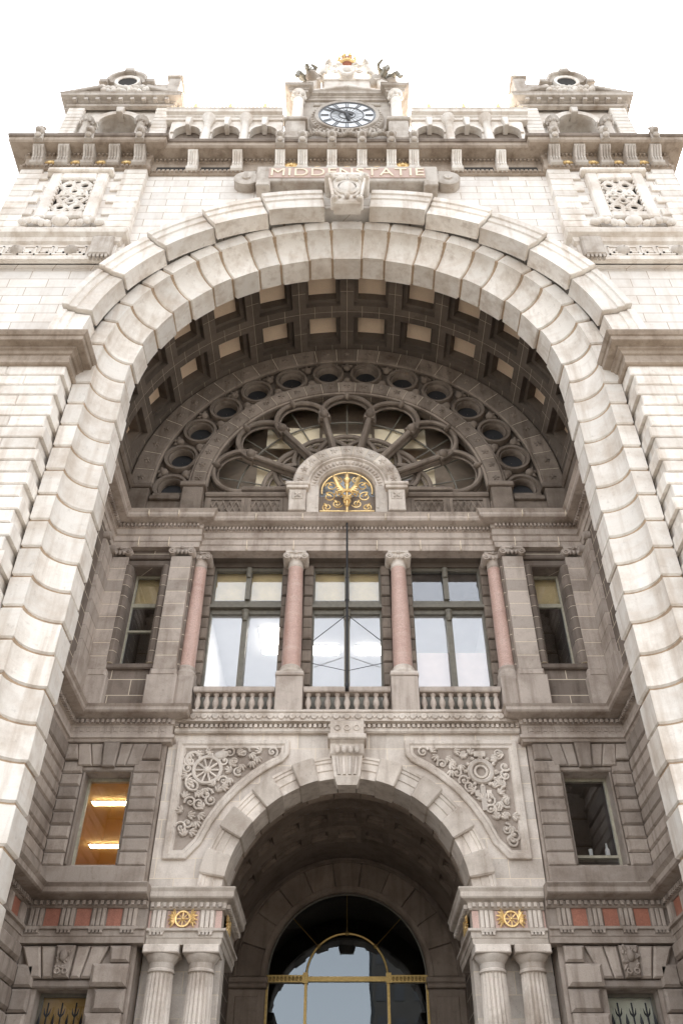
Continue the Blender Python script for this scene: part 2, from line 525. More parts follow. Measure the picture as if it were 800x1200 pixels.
# impost cornices, rusticated piers below them
for s in (-1, 1):
    mb = MB()
    prof = [(-0.3, 17.5), (0.05, 17.5), (0.09, 17.53), (0.09, 17.6), (0.04, 17.63), (0.04, 17.86), (0.09, 17.88), (0.13, 17.95), (0.2, 17.98), (0.2, 18.04), (0.38, 18.07), (0.4, 18.09), (0.4, 18.22), (0.44, 18.24), (0.5, 18.34), (0.5, 18.38), (-0.3, 18.42)]
    path = [(-11.6, 14.3), (-7.32, 14.3), (-7.32, 14.94)]
    if s > 0: path = [(-x, y) for x, y in reversed(path)]
    mb.sweep(prof, path)
    part('impost_cornice', mb, 'stained')
    mb = MB()
    nrow = 50
    for i in range(nrow):
        z0 = -H + (17.55 + H) * i / nrow
        z1 = -H + (17.55 + H) * (i + 1) / nrow
        xe = 7.33 if i % 2 else 7.42
        cuts = [xe, 8.3 + (0.55 if i % 2 else 0), 9.6 + (0.5 if i % 2 else 0), 11.2]
        for c0, c1 in zip(cuts, cuts[1:]):
            mb.rblock(s * (c0 + (0.004 if c0 > xe else 0)), s * (c1 - 0.004), 14.33, YS + 0.2, z0 + 0.012, z1 - 0.012, 0.028)
    part('rusticated_pier', mb, 'white')
    mb = MB().box(s * 7.46, s * 11.1, 14.42, 15.0, -H, 17.6)
    part('pier_joints', mb, 'groove')

# spandrel wall above the impost with the round hole of the arch
mb = MB()
YW = 14.6
N = 72
XE, ZT = 11.1, 28.3
def edge(a):
    c, si = math.cos(a), math.sin(a)
    t = min(XE / abs(c) if abs(c) > 1e-6 else 1e9, (ZT - h0) / si if si > 1e-6 else 1e9)
    return (t * c, h0 + t * si)
angs = sorted(set([PI * i / N for i in range(N + 1)] + [math.atan2(ZT - h0, XE), PI - math.atan2(ZT - h0, XE)]))
rings = []
for a in angs:
    e = edge(a)
    rings.append([(7.6 * math.cos(a), YW, h0 + 7.6 * math.sin(a)), (e[0], YW, e[1]), (e[0], 15.4, e[1]), (7.6 * math.cos(a), 15.4, h0 + 7.6 * math.sin(a))])
mb.loft(rings)
part('spandrel_wall', mb, 'ashlar')
mb = MB()
mb.box(-11.1, -11.0, 15.45, 40, -H, 29.2); mb.box(11.0, 11.1, 15.45, 40, -H, 29.2)
mb.box(-11.1, 11.1, 40, 40.1, -H, 29.2); mb.box(-10.99, 10.99, 15.6, 39.99, 29.0, 29.2)
part('outer_wall', mb, 'ashlar')

# pavilions either side of the arch
for s in (-1, 1):
    mb = MB()
    mb.box(s * 6.85, s * 11.12, 14.42, 14.7, 22.4, 28.25)
    part('pavilion_wall', mb, 'ashlar')
    rows = 11
    for inner in (1, 0):
        mb = MB()
        for i in range(rows):
            z0 = 23.95 + (28.1 - 23.95) * i / rows
            z1 = 23.95 + (28.1 - 23.95) * (i + 1) / rows
            w = 1.05 if i % 2 else 0.78
            if inner: mb.rblock(s * 6.82, s * (6.82 + w), 14.34, 14.6, z0 + .01, z1 - .01, 0.02)
            else: mb.rblock(s * (11.15 - w), s * 11.15, 14.34, 14.6, z0 + .01, z1 - .01, 0.02)
        part('quoin_strip', mb, 'white')
    # key frieze band
    mb = MB()
    prof = [(-0.1, 22.4), (0.1, 22.4), (0.12, 22.5), (0.06, 22.56), (0.03, 22.6), (0.03, 23.28), (0.12, 23.34), (0.16, 23.5), (0.3, 23.58), (0.34, 23.72), (0.30, 23.82), (-0.1, 23.88)]
    path = [(-11.6, 14.36), (-7.05, 14.36), (-7.05, 14.6)]
    if s > 0: path = [(-x, y) for x, y in reversed(path)]
    mb.sweep(prof, path)
    # meander relief and bosses
    x = 7.9
    while x < 11.4:
        for dx, dz, w, hh in ((0, 0, .05, .44), (0, .39, .42, .05), (.37, .1, .05, .3), (.14, .1, .25, .05), (.14, .1, .05, .18), (0, 0, .5, .05)):
            mb.box(s * (x + dx), s * (x + dx + w), 14.3, 14.34, 22.72 + dz, 22.72 + dz + hh)
        x += 0.5
    part('key_frieze', mb, 'white')
    mb = MB()
    for xx in (8.35, 10.0):
        mb.lathe_y(s * xx, 22.95, [(0.02, 14.16), (0.1, 14.18), (0.2, 14.26), (0.22, 14.31), (0.22, 14.4)], 18)
        part('frieze_boss', mb, 'weather', smooth=True); mb = MB()
    mb.rblock(s * 7.1, s * 7.75, 14.12, 14.45, 22.5, 23.48, 0.05)
    for k in range(5):
        mb.box(s * (7.14 + k * 0.12), s * (7.21 + k * 0.12), 14.15, 14.3, 22.38, 22.52)
    part('frieze_bracket', mb, 'weather')
    # lattice window
    cx = s * 8.98
    fr = MB()
    for (x0, x1, z0, z1) in ((-0.95, -0.58, 24.75, 27.55), (0.58, 0.95, 24.75, 27.55), (-0.579, 0.579, 27.16, 27.55), (-0.579, 0.579, 24.75, 25.1)):
        fr.rblock(cx + x0, cx + x1, 14.22, 14.5, z0, z1, 0.05)
    fr.rblock(cx - 1.1, cx + 1.1, 14.12, 14.45, 27.56, 27.75, 0.04)
    for sx in (-1, 1):
        for k in range(9):
            fr.box(cx + sx * 0.56 - .02, cx + sx * 0.56 + .02, 14.25, 14.33, 25.2 + k * .215, 25.32 + k * .215)
    win = part('lattice_window', fr, 'white')
    lt = MB()
    for sgn in (-1, 1):
        for k in range(-4, 5):
            pts = []
            for q in range(13):
                u = -0.55 + 1.1 * q / 12
                z = 26.13 + sgn * u * 1.25 + k * 0.68
                if 25.05 <= z <= 27.2:
                    pts.append((cx + u, 14.36, z))
            if len(pts) > 1: lt.tube(pts, 0.075, 6)
    for k in range(4):
        for q in (-0.27, 0.27):
            lt.ring_y(cx + q, 25.45 + k * 0.46, 0.16, 14.34, 0.05, 14)
        lt.ring_y(cx, 25.25 + k * 0.6, 0.14, 14.33, 0.05, 14)
    obj('lattice', lt, 'white', win, True)
    obj('pane', MB().box(cx - 0.6, cx + 0.6, 14.405, 14.418, 25.05, 27.2), 'void', win)
    mb = MB()
    mb.ball((cx, 14.2, 24.45), (0.28, 0.16, 0.24))
    for k in range(1, 6):
        for sx in (-1, 1):
            mb.ball((cx + sx * (0.2 + k * 0.2), 14.26, 24.5 - 0.1 * math.sin(k * 1.3)), (0.18, 0.1, 0.13), sx * k * 0.7)
    part('window_bracket', mb, 'white', smooth=True)

# ================================================================== MAIN ENTABLATURE
CP = [(-11.1, 16.2), (-11.1, 14.38), (-6.83, 14.38), (-6.83, 14.58), (6.83, 14.58), (6.83, 14.38), (11.1, 14.38), (11.1, 16.2)]
mb = MB()
prof = [(-0.2, 28.0), (0.06, 28.0), (0.1, 28.08), (0.1, 28.2), (0.03, 28.22), (0.03, 28.75), (0.09, 28.8), (0.09, 28.92), (0.14, 28.94), (0.52, 28.98), (0.58, 29.04), (0.58, 29.22), (0.64, 29.34), (0.62, 29.42), (-0.2, 29.46)]
mb.sweep(prof, CP)
mb.dentils(CP, 0.05, 0.17, 28.8, 28.9, 0.07, 0.14)
mb.dentils(CP, 0.08, 0.16, 28.05, 28.16, 0.09, 0.15)
part('main_cornice', mb, 'stained')
mb = MB(); mb.sweep([(0.5, 29.24), (0.625, 29.24), (0.655, 29.345), (0.63, 29.43), (0.5, 29.47)], CP)
part('cornice_weathered_strip', mb, 'lun')  # dark weathered strip along the top edge of the cornice
# a running flat above the cornice
part('parapet_step', MB().box(-6.8, 6.8, 14.3, 14.9, 29.47, 29.62), 'weather')
# consoles
def console_mb(x, yf, w=0.34):
    m = MB()
    ys = [(yf + 0.35, 28.22), (yf - 0.12, 28.22), (yf - 0.2, 28.34), (yf - 0.18, 28.5), (yf - 0.3, 28.7), (yf - 0.42, 28.85), (yf - 0.44, 28.97), (yf + 0.35, 28.97)]
    m.prism_x(ys, x - w / 2, x + w / 2)
    for k in range(4):
        xx = x - w / 2 + w * (k + 0.5) / 4
        m.tube([(xx, yf - 0.14, 28.26), (xx, yf - 0.22, 28.38), (xx, yf - 0.2, 28.52), (xx, yf - 0.33, 28.72), (xx, yf - 0.44, 28.88)], w / 10, 6)
    m.lathe_x(yf - 0.1, 28.2, [(0.1, x - w / 2 - 0.03), (0.13, x - w / 2 - 0.02), (0.13, x + w / 2 + 0.02), (0.1, x + w / 2 + 0.03)], 10)
    return m
cons_xc = [0.52, 1.54, 2.32, 3.8, 5.34]
cons_xp = [7.15, 8.02, 8.9, 9.77, 10.64]
proto_c = proto_p = None
for s in (-1, 1):
    for x in cons_xc:
        if proto_c is None:
            proto_c = part('console', console_mb(0.0, 14.55), 'white', smooth=False); x00 = WORLD[proto_c.name].x
            proto_c.location.x += s * x; WORLD[proto_c.name].x += s * x; bx = s * x
        else:
            copy_part(proto_c, dx=s * x - bx)
    for x in cons_xp:
        if proto_p is None:
            proto_p = part('console', console_mb(0.0, 14.35, 0.38), 'weather')
            proto_p.location.x += s * x; WORLD[proto_p.name].x += s * x; bp_ = s * x
        else:
            copy_part(proto_p, dx=s * x - bp_)
# lion-head blocks on the cornice edge
pa = None
for s in (-1, 1):
    for x in (0.52, 1.54, 2.32, 7.15, 8.9, 10.64):
        if pa is None:
            m = MB()
            yy = 13.86
            m.rblock(-0.15, 0.15, yy, yy + 0.3, 28.98, 29.5, 0.03)
            m.ball((0, yy - 0.02, 29.42), (0.17, 0.16, 0.2)); m.ball((0, yy - 0.14, 29.33), (0.1, 0.1, 0.09))
            m.ball((-0.12, yy - .03, 29.58), 0.07); m.ball((0.12, yy - .03, 29.58), 0.07); m.ball((0, yy, 29.66), (0.11, .1, .08))
            m.ball((0, yy - 0.06, 29.1), (0.12, 0.08, 0.12))
            pa = part('lion_head', m, 'weather', smooth=True)
            pa.location.x += s * x; WORLD[pa.name].x += s * x; bx = s * x
        else:
            copy_part(pa, dx=s * x - bx, dy=0 if x < 6 else -0.16)
# gilded shells between the consoles
pg = None
for s in (-1, 1):
    for x in [1.03, 0.0] + [7.58, 8.46, 9.33, 10.2]:
        if x == 0.0 and s > 0: continue
        if pg is None:
            m = MB()
            for k in range(7):
                m.leaf(0, 28.3, 14.5, 0.22, 0.09, 20 + k * 23.3, 0.06)
            m.ball((0, 14.46, 28.31), (0.09, .07, .06))
            pg = part('gilded_shell', m, 'gold', smooth=True)
            pg.location.x += s * x; WORLD[pg.name].x += s * x; bx = s * x
        else:
            copy_part(pg, dx=s * x - bx, dy=-0.2 if x > 6 else 0)
pw = None
for s in (-1, 1):
    m = MB()
    m.ring_y(s * 1.93, 28.5, 0.19, 14.5, 0.035, 16)
    for k in range(12):
        m.leaf(s * 1.93, 28.5, 14.48, 0.27, 0.09, k * 30, 0.05)
    m.ball((s * 1.93, 14.45, 28.5), 0.08)
    part('gilded_wreath', m, 'gold', smooth=True)
# attic slits
for s in (-1, 1):
    for x in (4.57, 6.1):
        part('attic_slit', MB().box(s * (x - 0.5), s * (x + 0.5), 14.535, 14.56, 28.3, 28.52), 'void')

# inscription tablet
mb = MB()
mb.rblock(-3.05, 3.05, 14.2, 14.7, 26.92, 27.95, 0.04)
for s in (-1, 1):
    mb.rblock(s * 2.55, s * 3.0, 14.12, 14.6, 26.55, 26.9, 0.03)
    mb.lathe_y(s * 3.38, 27.3, [(0.02, 14.22), (0.14, 14.2), (0.16, 14.26), (0.3, 14.24), (0.42, 14.28), (0.44, 14.7)], 26)
    mb.rblock(s * 3.06, s * 3.5, 14.26, 14.66, 27.5, 27.75, 0.03)
ip = part('inscription_tablet', mb, 'weather', smooth=True)
obj('sign_band', MB().box(-2.62, 2.62, 14.17, 14.196, 27.12, 27.76), 'signred', ip)
cu = bpy.data.curves.new('lettering', 'FONT')
cu.body = 'MIDDENSTATIE'
cu.size = 0.72
cu.align_x = 'CENTER'
cu.extrude = 0.02
cu.space_character = 1.06
tmp = bpy.data.objects.new('lettering_curve', cu)
COL.objects.link(tmp)
lm = bpy.data.meshes.new_from_object(tmp.evaluated_get(bpy.context.evaluated_depsgraph_get()))
lm.name = 'lettering'
bpy.data.objects.remove(tmp); bpy.data.curves.remove(cu)
tx = bpy.data.objects.new('lettering', lm)
COL.objects.link(tx)
lm.materials.clear(); lm.materials.append(M['mortar'])
tx.parent = ip
tx.rotation_euler = (R(90), 0, 0)
tx.location = Vector((0, 14.155, 27.2 + H)) - WORLD[ip.name]

# ================================================================== GALLERY BEHIND THE CORNICE
for s in (-1, 1):
    gx0, gx1 = 2.4, 6.75
    part('gallery_dark_sheet', MB().box(s * gx0, s * gx1, 14.72, 14.9, 29.5, 32.2), 'lun')  # dark sheet close behind the arches, the openings' shade put into colour
    mb = MB()
    prof = [(-0.3, 31.95), (0.02, 31.95), (0.02, 32.12), (0.06, 32.14), (0.08, 32.2), (0.2, 32.24), (0.22, 32.38), (0.27, 32.44), (-0.3, 32.5)]
    pth = [(-gx1, 14.45), (-gx0, 14.45)] if s < 0 else [(gx0, 14.45), (gx1, 14.45)]
    mb.sweep(prof, pth)
    part('gallery_cornice', mb, 'white')
    mb = MB()
    x = gx0 + 0.1
    k = 0
    while x < gx1 - 0.05:
        if k % 9 == 4:
            mb.ball((s * x, 14.24, 32.6), (0.09, 0.07, 0.16)); mb.ball((s * x, 14.24, 32.78), 0.06)
        else:
            mb.ball((s * x, 14.24, 32.5), (0.05, 0.05, 0.07), 0, 6, 4)
        x += 0.145; k += 1
    part('gilded_cresting', mb, 'gold', smooth=True)
    cols = [3.74, 5.13]
    mids = [3.05, 4.435, 5.86]
    for cxx in mids:
        mb = MB()
        hw = 0.66
        rr = []
        for i in range(25):
            a = PI * i / 24
            c, si = math.cos(a), math.sin(a)
            t = min(hw / abs(c) if abs(c) > 1e-6 else 1e9, 0.96 / si if si > 1e-6 else 1e9)
            ex, ez = 0.5 * c, 0.5 * si
            rr.append([(s * cxx + ex, 14.5, 31.0 + ez), (s * cxx + t * c, 14.5, 31.0 + t * si), (s * cxx + t * c, 14.715, 31.0 + t * si), (s * cxx + ex, 14.715, 31.0 + ez)])
        mb.loft(rr)
        mb.arc([(0.49, 14.44), (0.60, 14.44), (0.63, 14.49), (0.63, 14.52), (0.49, 14.52)], 31.0, 0, 180, 18, 0, cx=s * cxx)
        mb.rpoly([(s * cxx - 0.13, 31.94), (s * cxx - 0.08, 31.3), (s * cxx + 0.08, 31.3), (s * cxx + 0.13, 31.94)], 14.3, 14.7, 0.03)
        for q in (-1, 1):
            mb.box(s * cxx + q * 0.5, s * cxx + q * hw, 14.5, 14.715, 29.5, 31.0)
        part('gallery_arch', mb, 'white', smooth=True)
    for cxx in cols:
        mb = MB()
        mb.lathe(s * cxx, 14.38, [(0.18, 29.6), (0.18, 29.7), (0.15, 29.76), (0.15, 30.7), (0.13, 31.45), (0.17, 31.5), (0.13, 31.55), (0.22, 31.8), (0.25, 31.93)], 18)
        part('gallery_column', mb, 'white', smooth=True)

# ================================================================== TOWERS
for s in (-1, 1):
    cx = s * 8.72
    YT = 14.62
    tower = part('tower', MB().box(cx - 1.95, cx + 1.95, YT + 0.22, YT + 3.75, 33.3, 34.6), 'white')
    for sx in (-1, 1):
        tw = MB()
        rows = 15
        for i in range(rows):
            z0 = 29.2 + 4.2 * i / rows; z1 = 29.2 + 4.2 * (i + 1) / rows
            tw.rblock(cx + sx * 1.38, cx + sx * 2.0, YT, YT + 3.8, z0 + .008, z1 - .008, 0.025)
        obj('tower_pier', tw, 'white', tower)
    b = MB()
    NB = 24
    rr = []
    for i in range(NB + 1):
        a = PI * i / NB
        c, si = math.cos(a), math.sin(a)
        t = min(1.385 / abs(c) if abs(c) > 1e-6 else 1e9, 1.02 / si if si > 1e-6 else 1e9)
        rr.append([(cx + 0.74 * c, YT + 0.2, 32.4 + 0.74 * si), (cx + t * c, YT + 0.2, 32.4 + t * si), (cx + t * c, YT + 0.9, 32.4 + t * si), (cx + 0.74 * c, YT + 0.9, 32.4 + 0.74 * si)])
    b.loft(rr)
    for sx in (-1, 1):
        b.box(cx + sx * 0.74, cx + sx * 1.385, YT + 0.2, YT + 0.9, 29.2, 32.4)
    obj('belfry_wall', b, 'white', tower)
    b = MB()
    b.arc([(0.70, YT + 0.1), (0.95, YT + 0.1), (0.98, YT + 0.15), (0.98, YT + 0.25), (0.70, YT + 0.25)], 32.4, 0, 180, 20, 0, cx=cx)
    b.rpoly([(cx - 0.16, 33.4), (cx - 0.11, 33.0), (cx + 0.11, 33.0), (cx + 0.16, 33.4)], YT - 0.05, YT + 0.4, 0.03)
    for sx in (-1, 1):
        b.rblock(cx + sx * 0.72, cx + sx * 1.3, YT + 0.02, YT + 0.3, 32.2, 32.38, 0.02)
    obj('belfry_arch', b, 'white', tower)
    b = MB()
    for j in range(9):
        a = R(10 + 160 * j / 8)
        b.arc([(0.70, YT + 0.93), (0.78, YT + 0.93), (0.78, YT + 2.6), (0.70, YT + 2.6)], 32.4, 5 + j * 19, 5 + j * 19 + 18, 2, 0.01, cx=cx)
    obj('belfry_vault', b, 'stained', tower)
    obj('belfry_opening', MB().box(cx - 1.3, cx + 1.3, YT + 2.6, YT + 2.65, 29.2, 33.4), 'void', tower)
    for sx in (-1, 1):
        b = MB()
        b.lathe(cx + sx * 1.02, YT - 0.02, [(0.2, 30.4), (0.2, 30.5), (0.15, 30.56), (0.13, 31.8), (0.16, 31.84), (0.14, 31.9), (0.25, 32.12), (0.27, 32.19)], 16)
        for k in range(8):
            b.ball((cx + sx * 1.02 + 0.19 * math.cos(k * PI / 4), YT - 0.02 + 0.19 * math.sin(k * PI / 4), 32.0), (0.06, 0.06, 0.1), 0, 6, 4)
        obj('belfry_column', b, 'weather', tower, True)
    b = MB()
    tp = [(cx - 2.0, YT + 3.8), (cx - 2.0, YT), (cx + 2.0, YT), (cx + 2.0, YT + 3.8)]
    prof = [(-0.1, 33.4), (0.07, 33.4), (0.1, 33.46), (0.02, 33.5), (0.02, 33.66), (0.08, 33.68), (0.12, 33.72), (0.32, 33.76), (0.34, 33.8), (0.34, 33.88), (0.38, 33.94), (-0.1, 33.97)]
    b.sweep(prof, tp)
    b.dentils(tp, 0.0, 0.26, 33.56, 33.72, 0.15, 0.42)
    obj('tower_cornice', b, 'weather', tower)
    b = MB()
    for sx in (-1, 1):
        b.rpoly([(cx + sx * 2.36, 33.975), (cx + sx * 2.36, 34.1), (cx + sx * 0.95, 34.75), (cx + sx * 0.85, 34.75), (cx + sx * 0.85, 34.55), (cx + sx * 1.8, 34.1)], YT - 0.32, YT + 0.5, 0.03)
    b.rblock(cx - 0.9, cx + 0.9, YT - 0.1, YT + 0.6, 33.98, 35.35, 0.04)
    b.arc([(0.56, YT - 0.2), (0.68, YT - 0.22), (0.72, YT - 0.32), (0.82, YT - 0.34), (0.82, YT + 0.4), (0.56, YT + 0.4)], 35.2, 0, 180, 20, 0, cx=cx)
    b.rblock(cx - 0.2, cx + 0.2, YT - 0.42, YT + 0.3, 35.8, 36.1, 0.04)
    for sx in (-1, 1):
        b.rblock(cx + sx * 0.76, cx + sx * 1.1, YT - 0.34, YT + 0.3, 35.0, 35.25, 0.03)
    obj('pediment', b, 'weather', tower)
    b = MB()
    b.lathe_y(cx, 35.2, [(0.36, YT - 0.1), (0.38, YT - 0.24), (0.50, YT - 0.27), (0.54, YT - 0.2), (0.54, YT)], 26)
    for k in range(9):
        b.ball((cx - 0.9 + k * 0.225, YT - 0.2, 34.62 + 0.08 * math.cos(k * 1.9)), (0.17, 0.13, 0.13), k)
        b.ball((cx - 0.8 + k * 0.2, YT - 0.2, 34.4 + 0.06 * math.cos(k * 2.3)), (0.15, 0.12, 0.1), -k)
    obj('oculus_surround', b, 'white', tower, True)
    b = MB(); b.lathe_y(cx, 35.2, [(0.02, YT - 0.21), (0.40, YT - 0.21), (0.40, YT - 0.15), (0.02, YT - 0.15)], 24)
    obj('oculus', b, 'void', tower)
    b = MB()
    b.box(cx - 1.9, cx + 1.9, YT + 0.5, YT + 3.7, 34.6, 34.75)
    ix = cx - s * 1.75
    b.rblock(ix - 0.25, ix + 0.25, YT + 0.0, YT + 0.6, 34.75, 36.1, 0.04)
    b.rblock(ix - 0.32, ix + 0.32, YT - 0.08, YT + 0.68, 36.1, 36.25, 0.03)
    b.box(min(ix, cx), max(ix, cx), YT + 0.15, YT + 0.5, 34.75, 35.9)
    obj('tower_attic', b, 'weather', tower)
    b = MB()
    b.lathe(ix, YT + 0.25, [(0.1, 36.25), (0.14, 36.4), (0.05, 36.52), (0.11, 36.7), (0.02, 37.05)], 12)
    obj('gilded_finial', b, 'gold', tower, True)

# ================================================================== CLOCK GABLE
YG = 14.62
mb = MB()
mb.box(-2.1, 2.1, YG + 0.02, YG + 0.9, 29.3, 34.8)
gab = part('clock_gable', mb, 'weather')
b = MB()
prof = [(-0.2, 33.92), (0.04, 33.92), (0.05, 34.05), (0.09, 34.07), (0.1, 34.14), (0.2, 34.18), (0.22, 34.26), (0.25, 34.3), (-0.2, 34.34)]
b.sweep(prof, [(-2.18, YG + 0.9), (-2.18, YG - 0.34), (-1.55, YG - 0.34), (-1.55, YG - 0.02), (1.55, YG - 0.02), (1.55, YG - 0.34), (2.18, YG - 0.34), (2.18, YG + 0.9)])
b.rblock(-1.3, 1.3, YG - 0.06, YG + 0.2, 33.5, 33.7, 0.03)
obj('gable_cornice', b, 'weather', gab)
b = MB()
b.prism([(-1.45, 34.36), (1.45, 34.36), (0, 34.85)], YG + 0.1, YG + 0.7)
for s in (-1, 1):
    b.rpoly([(s * 1.6, 34.35), (s * 1.6, 34.47), (0, 35.08), (0, 34.92)], YG - 0.2, YG + 0.7, 0.03)
    b.rpoly([(s * 2.42, 34.36), (s * 2.4, 34.6), (s * 1.95, 35.15), (s * 1.35, 35.8), (s * 1.15, 35.8), (s * 1.3, 35.1), (s * 1.75, 34.38)], YG - 0.12, YG + 0.75, 0.03)
    b.lathe_y(s * 1.2, 35.75, [(0.02, YG - 0.18), (0.14, YG - 0.16), (0.16, YG + 0.6)], 14)
b.rblock(-0.95, 0.95, YG + 0.05, YG + 0.8, 34.9, 35.95, 0.04)
b.rblock(-1.02, 1.02, YG - 0.02, YG + 0.85, 35.95, 36.08, 0.03)
obj('gable_pediment', b, 'white', gab)
for s in (-1, 1):
    b = MB()
    b.lathe(s * 1.86, YG - 0.24, [(0.3, 31.2), (0.3, 31.3), (0.24, 31.38), (0.26, 31.46), (0.22, 31.52), (0.21, 32.4), (0.19, 33.4), (0.22, 33.43), (0.19, 33.48), (0.26, 33.78), (0.29, 33.91)], 20)
    for k in range(8):
        b.ball((s * 1.86 + 0.24 * math.cos(k * PI / 4), YG - 0.24 + 0.24 * math.sin(k * PI / 4), 33.66), (0.08, 0.08, 0.13), 0, 6, 4)
    obj('gable_column', b, 'white', gab, True)
    b = MB()
    b.rblock(s * 1.5, s * 2.22, YG - 0.6, YG + 0.1, 29.7, 31.0, 0.05)
    b.rblock(s * 1.43, s * 2.29, YG - 0.68, YG + 0.1, 31.0, 31.2, 0.04)
    b.rblock(s * 1.43, s * 2.29, YG - 0.68, YG + 0.1, 29.47, 29.7, 0.04)
    obj('gable_pedestal', b, 'weather', gab)
    b = MB()
    b.tube([(s * 2.6, YG + 0.3, 30.6), (s * 2.2, YG + 0.3, 31.8), (s * 2.25, YG + 0.3, 32.8), (s * 2.45, YG + 0.3, 33.1)], [0.2, 0.16, 0.1, 0.08], 6)
    b.lathe_y(s * 2.5, 33.0, [(0.02, YG + 0.14), (0.12, YG + 0.14), (0.14, YG + 0.5)], 12)
    obj('gable_scroll', b, 'white', gab, True)
CZ = 32.12
b = MB()
b.lathe_y(0, CZ, [(1.08, YG - 0.3), (1.2, YG - 0.32), (1.22, YG - 0.22), (1.36, YG - 0.2), (1.4, YG - 0.1), (1.4, YG + 0.3), (1.08, YG + 0.3)], 48)
for k in range(44):
    a = 2 * PI * k / 44
    b.ball((1.29 * math.cos(a), YG - 0.22, CZ + 1.29 * math.sin(a)), (0.06, 0.05, 0.06), 0, 6, 4)
for k in range(30):
    xg = -1.42 + k * 0.098
    zg = 30.62 + 0.16 * abs(math.sin(k * 0.52))
    b.leaf(xg, zg, YG - 0.25, 0.3, 0.11, 35 + (k * 67) % 115, 0.09)
    b.ball((xg, YG - 0.26, zg - 0.08), (0.085, 0.1, 0.07), k)
surround = obj('clock_surround', b, 'weather', gab, True)
ck = MB(); ck.lathe_y(0, CZ, [(0.02, YG - 0.27), (1.09, YG - 0.27), (1.09, YG - 0.2), (0.02, YG - 0.2)], 48)
clock = part('clock', ck, 'dial', smooth=False)
b = MB()
b.ring_y(0, CZ, 1.03, YG - 0.29, 0.02, 48); b.ring_y(0, CZ, 0.62, YG - 0.29, 0.022, 40); b.ring_y(0, CZ, 0.3, YG - 0.29, 0.016, 30)
for k in range(24):
    b.tube([(0.32 * math.cos(PI * k / 12), YG - 0.29, CZ + 0.32 * math.sin(PI * k / 12)), (0.6 * math.cos(PI * k / 12), YG - 0.29, CZ + 0.6 * math.sin(PI * k / 12))], 0.008, 4)
for k in range(12):
    a = PI * k / 6
    for d in (-0.035, 0.035):
        p = Vector((math.sin(a), 0, math.cos(a))); q = Vector((math.cos(a), 0, -math.sin(a)))
        c0 = Vector((0, YG - 0.29, CZ)) + p * 0.68 + q * d; c1 = Vector((0, YG - 0.29, CZ)) + p * 0.98 + q * d * 1.3
        b.tube([c0, c1], 0.016, 5)
obj('hour_marks', b, 'inkgrey', clock)
b = MB()
for ang, L, w in ((172, 0.55, 0.075),):
    p = Vector((math.sin(R(ang)), 0, math.cos(R(ang))))
    b.tube([Vector((0, YG - 0.33, CZ)) - p * 0.2, Vector((0, YG - 0.33, CZ)) + p * L * 0.6, Vector((0, YG - 0.33, CZ)) + p * L], [w, w * 1.3, 0.02], 6)
    b.ball((0, YG - 0.33, CZ), (0.12, 0.04, 0.12))
obj('hour_hand', b, 'black', clock)
b = MB()
p = Vector((math.sin(R(-58)), 0, math.cos(R(-58))))
b.tube([Vector((0, YG - 0.36, CZ)) - p * 0.25, Vector((0, YG - 0.36, CZ)) + p * 0.6, Vector((0, YG - 0.36, CZ)) + p * 0.92], [0.06, 0.05, 0.015], 6)
obj('minute_hand', b, 'inkgrey', clock)
# arms and crown above the gable
b = MB()
b.rpoly([(-0.36, 36.85), (-0.38, 36.35), (-0.22, 36.05), (0, 35.92), (0.22, 36.05), (0.38, 36.35), (0.36, 36.85)], YG - 0.22, YG + 0.2, 0.05)
b.ball((0, YG - 0.22, 36.42), (0.2, 0.1, 0.27))
for s in (-1, 1):
    b.tube([(s * (0.5 + 0.13 * math.cos(R(q * 45)) * (1 - q / 14)), YG - 0.18, 36.25 + 0.16 * math.sin(R(q * 45)) * (1 - q / 14)) for q in range(12)], 0.055, 6)
    b.tube([(s * (0.5 + 0.12 * math.cos(R(q * 45)) * (1 - q / 14)), YG - 0.16, 36.78 + 0.12 * math.sin(R(-q * 45)) * (1 - q / 14)) for q in range(12)], 0.05, 6)
    # supporter lions
    b.tube([(s * 1.12, YG + 0.05, 36.15), (s * 0.98, YG - 0.02, 36.45), (s * 0.82, YG - 0.08, 36.75), (s * 0.78, YG - 0.1, 36.95)], [0.2, 0.19, 0.17, 0.12], 10)
    b.ball((s * 0.76, YG - 0.18, 37.05), (0.16, 0.17, 0.16)); b.ball((s * 0.73, YG - 0.33, 37.02), (0.07, 0.08, 0.06))
    b.tube([(s * 0.9, YG - 0.08, 36.7), (s * 0.68, YG - 0.22, 36.72), (s * 0.52, YG - 0.22, 36.8)], [0.09, 0.07, 0.05], 8)
    b.tube([(s * 1.1, YG - 0.02, 36.25), (s * 0.9, YG - 0.2, 36.2), (s * 0.85, YG - 0.2, 36.1)], [0.12, 0.08, 0.06], 8)
    b.tube([(s * 1.2, YG + 0.1, 36.15), (s * 1.42, YG + 0.1, 36.3), (s * 1.36, YG + 0.1, 36.6), (s * 1.46, YG + 0.1, 36.72)], [0.05, 0.045, 0.045, 0.07], 7)
    for q in range(3):
        b.leaf(s * 0.2, 36.95, YG - 0.15, 0.36, 0.13, 90 - s * (20 + 26 * q), 0.08)
part('coat_of_arms', b, 'white', smooth=True)
b = MB()
CZ2 = 37.05
b.lathe(0, YG + 0.0, [(0.33, CZ2), (0.37, CZ2 + 0.03), (0.37, CZ2 + 0.16), (0.33, CZ2 + 0.2)], 24)
